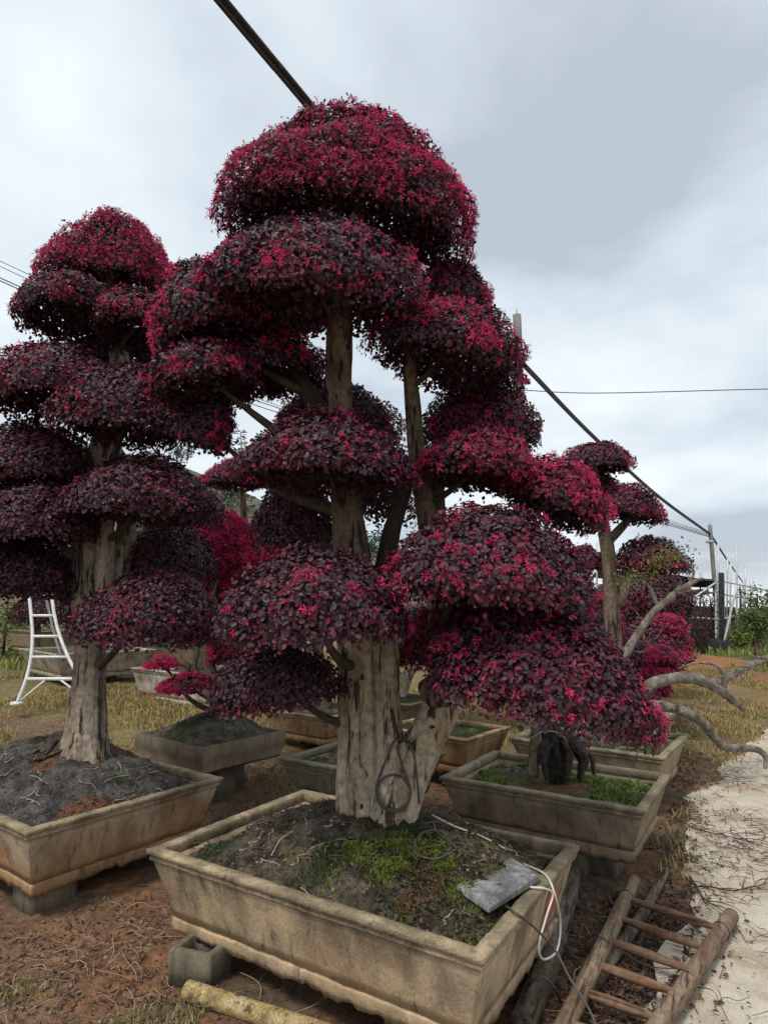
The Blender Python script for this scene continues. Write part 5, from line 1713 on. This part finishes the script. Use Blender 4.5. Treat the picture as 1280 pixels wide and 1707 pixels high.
o = mb.obj('green_grass', M['blade'])
tag(o, 'short green grass on the bare red ground and the far yard', 'grass', kind='stuff')
# dead leaves and fallen purple leaves
mb = MB()
P = scatter(26000, -2.8, 2.9, 2.3, 6.6, lambda x, y: 0.25 + 0.75 * sstep(0.45, 0.6, noise2(x, y, 1.6, 21)), 0.002)
n_ = len(P)
t_ = RNG.random(n_)
cl = mixc((0.075, 0.045, 0.03), (0.26, 0.19, 0.12), RNG.random(n_))
cl = np.where((t_ < 0.2)[:, None], mixc((0.09, 0.025, 0.035), (0.16, 0.06, 0.06), RNG.random(n_)), cl)
leaves(mb, P + np.array([0, 0, 0.006]), np.array([0, 0, 1.0]) + RNG.normal(0, 0.45, (n_, 3)), RNG.normal(0, 1, (n_, 3)) * np.array([1, 1, 0.3]), RNG.uniform(0.012, 0.032, n_), cl, 0.5)
for cx_, cy_, nn, sx_ in ((1.25, 3.15, 2600, 0.22), (1.5, 3.5, 1500, 0.16), (1.0, 2.75, 1800, 0.18), (1.85, 4.35, 1300, 0.2), (2.35, 5.2, 1300, 0.22), (2.85, 6.4, 2500, 0.3), (2.0, 4.0, 250, 0.3)):
    q = RNG.normal(0, sx_, (nn, 2)) + np.array([cx_, cy_])
    q = q[~inside_planter(q[:, 0], q[:, 1])]
    q = q[RNG.random(len(q)) > 0.9 * onpath(q[:, 0], q[:, 1])]
    P = np.column_stack([q, np.maximum(gh(q[:, 0], q[:, 1]), np.where(onpath(q[:, 0], q[:, 1]) > 0.3, 0.016, -9)) + 0.008])
    n_ = len(P)
    leaves(mb, P, np.array([0, 0, 1.0]) + RNG.normal(0, 0.6, (n_, 3)), RNG.normal(0, 1, (n_, 3)), RNG.uniform(0.012, 0.034, n_), mixc((0.05, 0.028, 0.026), (0.20, 0.13, 0.085), RNG.random(n_)), 0.5)
o = mb.obj('leaf_litter', M['blade'])
tag(o, 'brown and purple dead leaves strewn over the ground beside the path', 'leaf litter', kind='stuff')


def twig(mb, p, ln, r, up=0.02, c_=(0.2, 0.16, 0.11), n=5):
    a = random.uniform(0, 6.28)
    q = [np.array(p)]
    for j in range(3):
        a += random.uniform(-0.7, 0.7)
        x, y = q[-1][0] + math.cos(a) * ln / 3, q[-1][1] + math.sin(a) * ln / 3
        q.append(np.array([x, y, p[2] + random.uniform(0.0, up)]))
    tube(mb, smooth_path(q, 3 + n), np.linspace(r, r * 0.5, 3 + n), 4, False, color=np.asarray(c_))


mb = MB()
pale, brown, maroon = (0.42, 0.34, 0.24), (0.15, 0.10, 0.07), (0.13, 0.05, 0.05)
for cx_, cy_, s1, nn, cset in ((-0.45, 2.8, 0.22, 110, (pale, brown)), (-1.0, 3.2, 0.3, 130, (pale, brown)), (-1.5, 3.0, 0.4, 90, (pale, brown)), (2.95, 6.4, 0.35, 260, (brown, maroon, pale)), (3.9, 8.8, 0.5, 160, (brown, pale)), (-0.2, 4.3, 0.4, 60, (pale, brown)), (0.5, 4.0, 0.25, 60, (pale, brown)),
                               (2.35, 4.35, 0.28, 170, (brown, maroon)), (2.6, 4.7, 0.35, 120, (brown, maroon)), (1.85, 3.95, 0.35, 60, (brown, maroon)), (3.0, 6.3, 0.45, 160, (pale, brown)), (1.15, 3.05, 0.25, 80, (brown, maroon, pale)),
                               (1.7, 4.1, 0.25, 70, (brown, pale)), (3.6, 7.4, 0.5, 90, (pale, brown)), (-0.35, 2.0, 0.3, 50, (pale,)), (-2.0, 3.0, 0.4, 40, (pale, brown))):
    for k in range(nn):
        x, y = random.gauss(cx_, s1), random.gauss(cy_, s1)
        if inside_planter(np.array([x]), np.array([y]))[0]:
            continue
        z = max(float(gh(np.array([x]), np.array([y]))[0]), 0.016 if onpath(np.array([x]), np.array([y]))[0] > 0.3 else -9)
        twig(mb, (x, y, z + 0.004), random.uniform(0.06, 0.26), random.uniform(0.0012, 0.003), 0.035, random.choice(cset))
o = mb.obj('twig_litter', M['blade'], None)
tag(o, 'fine dry twigs and straw scattered on the ground and the path', 'twigs', kind='stuff')

# single fallen sprays lying on the concrete path
for i, (q, lab) in enumerate([([(1118, 1358), (1160, 1382), (1215, 1395), (1285, 1415)], 'long dark fallen branch spray lying across the concrete path'),
                              ([(1120, 1492), (1170, 1478), (1225, 1485), (1290, 1470)], 'thin curved twig on the concrete path beyond the ladder top'),
                              ([(1150, 1462), (1175, 1500), (1200, 1512)], 'short forked twig on the concrete path near the ladder rail')]):
    pts = [at_z(a, b, 0.03) for a, b in q]
    b_ = thing('fallen_branch', lab, 'branch', tuple(pts[0]))
    rods('stem', None, None, pts, [0.006, 0.004, 0.002], 'bark_dark', 6, 30, parent=b_)
    sp = smooth_path(pts, 12)
    for k in range(7):
        s0 = sp[random.randint(1, 10)]
        a = random.uniform(-0.9, 0.9) + math.atan2(pts[-1][1] - pts[0][1], pts[-1][0] - pts[0][0])
        e_ = s0 + np.array([math.cos(a), math.sin(a), 0]) * random.uniform(0.1, 0.25)
        e_[2] = 0.025
        rods('side_twig', None, None, [s0, (s0 + e_) / 2 + np.array([0.01, 0.01, 0.012]), e_], [0.003, 0.0012], 'bark_dark', 4, 8, parent=b_)

# pebbles
mb = MB()
P = scatter(4200, -2.4, 0.2, 1.7, 3.8)
P = np.vstack([P, scatter(2200, 0.7, 3.4, 2.4, 7.0, None, 0.015)])
oct_v = np.array([[1, 0, 0], [0, 1, 0], [-1, 0, 0], [0, -1, 0], [0, 0, 0.8], [0, 0, -0.6]])
oct_f = np.array([[0, 1, 4], [1, 2, 4], [2, 3, 4], [3, 0, 4], [1, 0, 5], [2, 1, 5], [3, 2, 5], [0, 3, 5]])
for p in P:
    v = oct_v * RNG.uniform(0.6, 1.3, (6, 1)) * (random.random() ** 3 * 0.018 + 0.003)
    mb.add(v @ rotz(random.uniform(0, 6)).T + p, None, oct_f, np.array(random.choice([(0.34, 0.28, 0.21), (0.28, 0.14, 0.075), (0.2, 0.1, 0.055), (0.24, 0.12, 0.065), (0.16, 0.11, 0.075), (0.2, 0.13, 0.08)])) * random.uniform(0.6, 1.1))
o = mb.obj('pebbles', M['blade'])
tag(o, 'small pebbles and clods on the bare red ground', 'pebbles', kind='stuff')


# moss cushions and weeds in the planters
def soil_scatter(key, n, sel):
    P_ = PLANTERS[key]
    lx, ly = RNG.uniform(-P_['L'] / 2 + 0.09, P_['L'] / 2 - 0.09, n), RNG.uniform(-P_['W'] / 2 + 0.09, P_['W'] / 2 - 0.09, n)
    k = RNG.random(n) < sel(lx, ly)
    lx, ly = lx[k], ly[k]
    w_ = (np.stack([lx, ly, lx * 0], 1) @ P_['R'].T)[:, :2] + P_['cen']
    z = np.array([soil_z(key, a, b) for a, b in w_])
    return np.column_stack([w_, z])


def child_stuff(mb, name, key, material='blade'):
    o = mb.obj(name, M[material], PLANTERS[key]['obj'])
    o['kind'] = 'stuff'


def moss_zone(cx_, cy_, sx_, sy_):
    return lambda x, y: np.exp(-(((x - cx_) / sx_) ** 2 + ((y - cy_) / sy_) ** 2) * 1.2) * sstep(0.36, 0.52, noise2(x, y, 7, 2))


loc_m = (np.append(at_z(690, 1480, 0.47)[:2] - PLANTERS['A']['cen'], 0) @ PLANTERS['A']['R'])
mb = MB()
P = soil_scatter('A', 60000, moss_zone(loc_m[0], loc_m[1], 0.42, 0.24))
pn = sstep(0.40, 0.62, fbm(P * 14, 3))
blades(mb, P, RNG.uniform(0.005, 0.012, len(P)) + 0.012 * pn, mixc((0.022, 0.032, 0.010), (0.17, 0.195, 0.035), np.clip(pn * 0.8 + RNG.normal(0, 0.15, len(P)), 0, 1)), 1.3, 0.003)
P = soil_scatter('A', 9000, lambda x, y: sstep(0.52, 0.6, noise2(x, y, 6, 12)))
blades(mb, P, RNG.uniform(0.006, 0.018, len(P)), mixc((0.03, 0.04, 0.012), (0.09, 0.11, 0.03), RNG.random(len(P))), 1.3, 0.003)
child_stuff(mb, 'moss', 'A')
for key, c0, c1_, n_, h_ in (('B', (0.06, 0.10, 0.02), (0.22, 0.28, 0.06), 14000, 0.035), ('I', (0.03, 0.06, 0.02), (0.08, 0.13, 0.04), 6000, 0.02), ('G', (0.04, 0.05, 0.02), (0.12, 0.12, 0.05), 5000, 0.02), ('F', (0.05, 0.06, 0.02), (0.12, 0.13, 0.05), 3500, 0.015),
                             ('C', (0.05, 0.08, 0.02), (0.16, 0.2, 0.06), 4000, 0.03), ('J', (0.04, 0.08, 0.03), (0.1, 0.16, 0.06), 3000, 0.025), ('H', (0.05, 0.06, 0.02), (0.13, 0.13, 0.05), 2500, 0.02)):
    mb = MB()
    P = soil_scatter(key, n_, lambda x, y: sstep(0.44, 0.56, noise2(x, y, 5, 6)))
    blades(mb, P, RNG.uniform(0.3, 1.0, len(P)) * h_, mixc(c0, c1_, RNG.random(len(P))), 1.2, 0.003)
    child_stuff(mb, 'moss' if key != 'B' else 'weeds', key)
# leafy weeds in the planter with the stump, each a small plant
for i, (px, py, lab) in enumerate([(1045, 1300, 'bright green leafy weed at the end of the weedy planter'), (1020, 1290, 'clump of feathery green weed beside the charred stump'), (1060, 1318, 'broad-leaved green weed against the weedy planter rim'),
                                   (835, 1270, 'light green weed clump behind the weedy planter front rim'), (855, 1262, 'light green weed clump left beside the brown stem')]):
    p = hit(PLANTERS['B']['bvh'], px, py, 0.0)
    if p is None:
        continue
    w_ = thing('weed', lab, 'weed', tuple(p))
    n_ = 110
    a = RNG.uniform(0, 6.28, n_)
    r_ = RNG.random(n_) ** 0.6 * 0.09
    q = p + np.stack([np.cos(a) * r_, np.sin(a) * r_, RNG.random(n_) * 0.07 * (1 - r_ / 0.12)], 1)
    mb = MB()
    leaves(mb, q, RNG.normal(0, 0.5, (n_, 3)) + np.array([0, 0, 1.0]), q - p + RNG.normal(0, 0.02, (n_, 3)), RNG.uniform(0.012, 0.035, n_), mixc((0.07, 0.14, 0.025), (0.20, 0.33, 0.08), RNG.random(n_)), 0.5)
    o = mb.obj('leaves', M['blade'], w_)
    o['kind'] = 'stuff'
    mb = MB()
    for k in range(8):
        e_ = q[random.randrange(n_)]
        tube(mb, smooth_path([p - np.array([0, 0, 0.01]), (p + e_) / 2 + np.array([0, 0, 0.015]), e_], 5), 0.0015, 4, False)
    mb.obj('stalk', M['bark_brown'], w_)
# cut twigs heaped in the planter behind
mb = MB()
PC = PLANTERS['C']
for k in range(170):
    lx, ly = random.uniform(-0.5, 0.5) * PC['L'] * 0.8, random.uniform(-0.5, 0.5) * PC['W'] * 0.8
    w_ = (PC['R'] @ np.array([lx, ly, 0]))[:2] + PC['cen']
    twig(mb, (w_[0], w_[1], soil_z('C', w_[0], w_[1]) + random.uniform(0.0, 0.05)), random.uniform(0.1, 0.35), random.uniform(0.002, 0.005), 0.06, random.choice(((0.20, 0.19, 0.12), (0.14, 0.11, 0.09), (0.30, 0.26, 0.2))))
child_stuff(mb, 'cut_twigs', 'C')
# fibres and straw on the earth of the two big planters
for key, nn in (('A', 420), ('E', 380)):
    mb = MB()
    P_ = PLANTERS[key]
    for k in range(nn):
        lx, ly = random.uniform(-0.5, 0.5) * P_['L'] * 0.84, random.uniform(-0.5, 0.5) * P_['W'] * 0.8
        w_ = (P_['R'] @ np.array([lx, ly, 0]))[:2] + P_['cen']
        twig(mb, (w_[0], w_[1], soil_z(key, w_[0], w_[1]) + 0.003), random.uniform(0.04, 0.18), random.uniform(0.001, 0.0024), 0.012, random.choice(((0.12, 0.09, 0.065), (0.07, 0.055, 0.045), (0.24, 0.19, 0.14), (0.16, 0.12, 0.09))))
    child_stuff(mb, 'root_fibres', key)
    # crumbs of earth, fallen leaves and petals
    mb = MB()
    P = soil_scatter(key, 2600, lambda x, y: 0.3 + 0.7 * sstep(0.4, 0.6, noise2(x, y, 5, 31)))
    for p in P[:1500]:
        v = oct_v * RNG.uniform(0.6, 1.3, (6, 1)) * (random.random() ** 3 * 0.014 + 0.003)
        mb.add(v @ rotz(random.uniform(0, 6)).T + p, None, oct_f, np.array(random.choice([(0.08, 0.06, 0.045), (0.16, 0.12, 0.085), (0.22, 0.10, 0.05), (0.12, 0.10, 0.08), (0.30, 0.25, 0.19)])) * random.uniform(0.6, 1.1))
    P = soil_scatter(key, 1100, lambda x, y: 0.25 + 0.75 * sstep(0.45, 0.6, noise2(x, y, 3, 41)))
    n_ = len(P)
    leaves(mb, P + np.array([0, 0, 0.004]), np.array([0, 0, 1.0]) + RNG.normal(0, 0.5, (n_, 3)), RNG.normal(0, 1, (n_, 3)), RNG.uniform(0.01, 0.026, n_), mixc((0.06, 0.03, 0.03), (0.24, 0.16, 0.10), RNG.random(n_)), 0.55)
    child_stuff(mb, 'crumbs', key)
for o in bpy.data.objects:
    if '_at' in o:
        del o['_at']
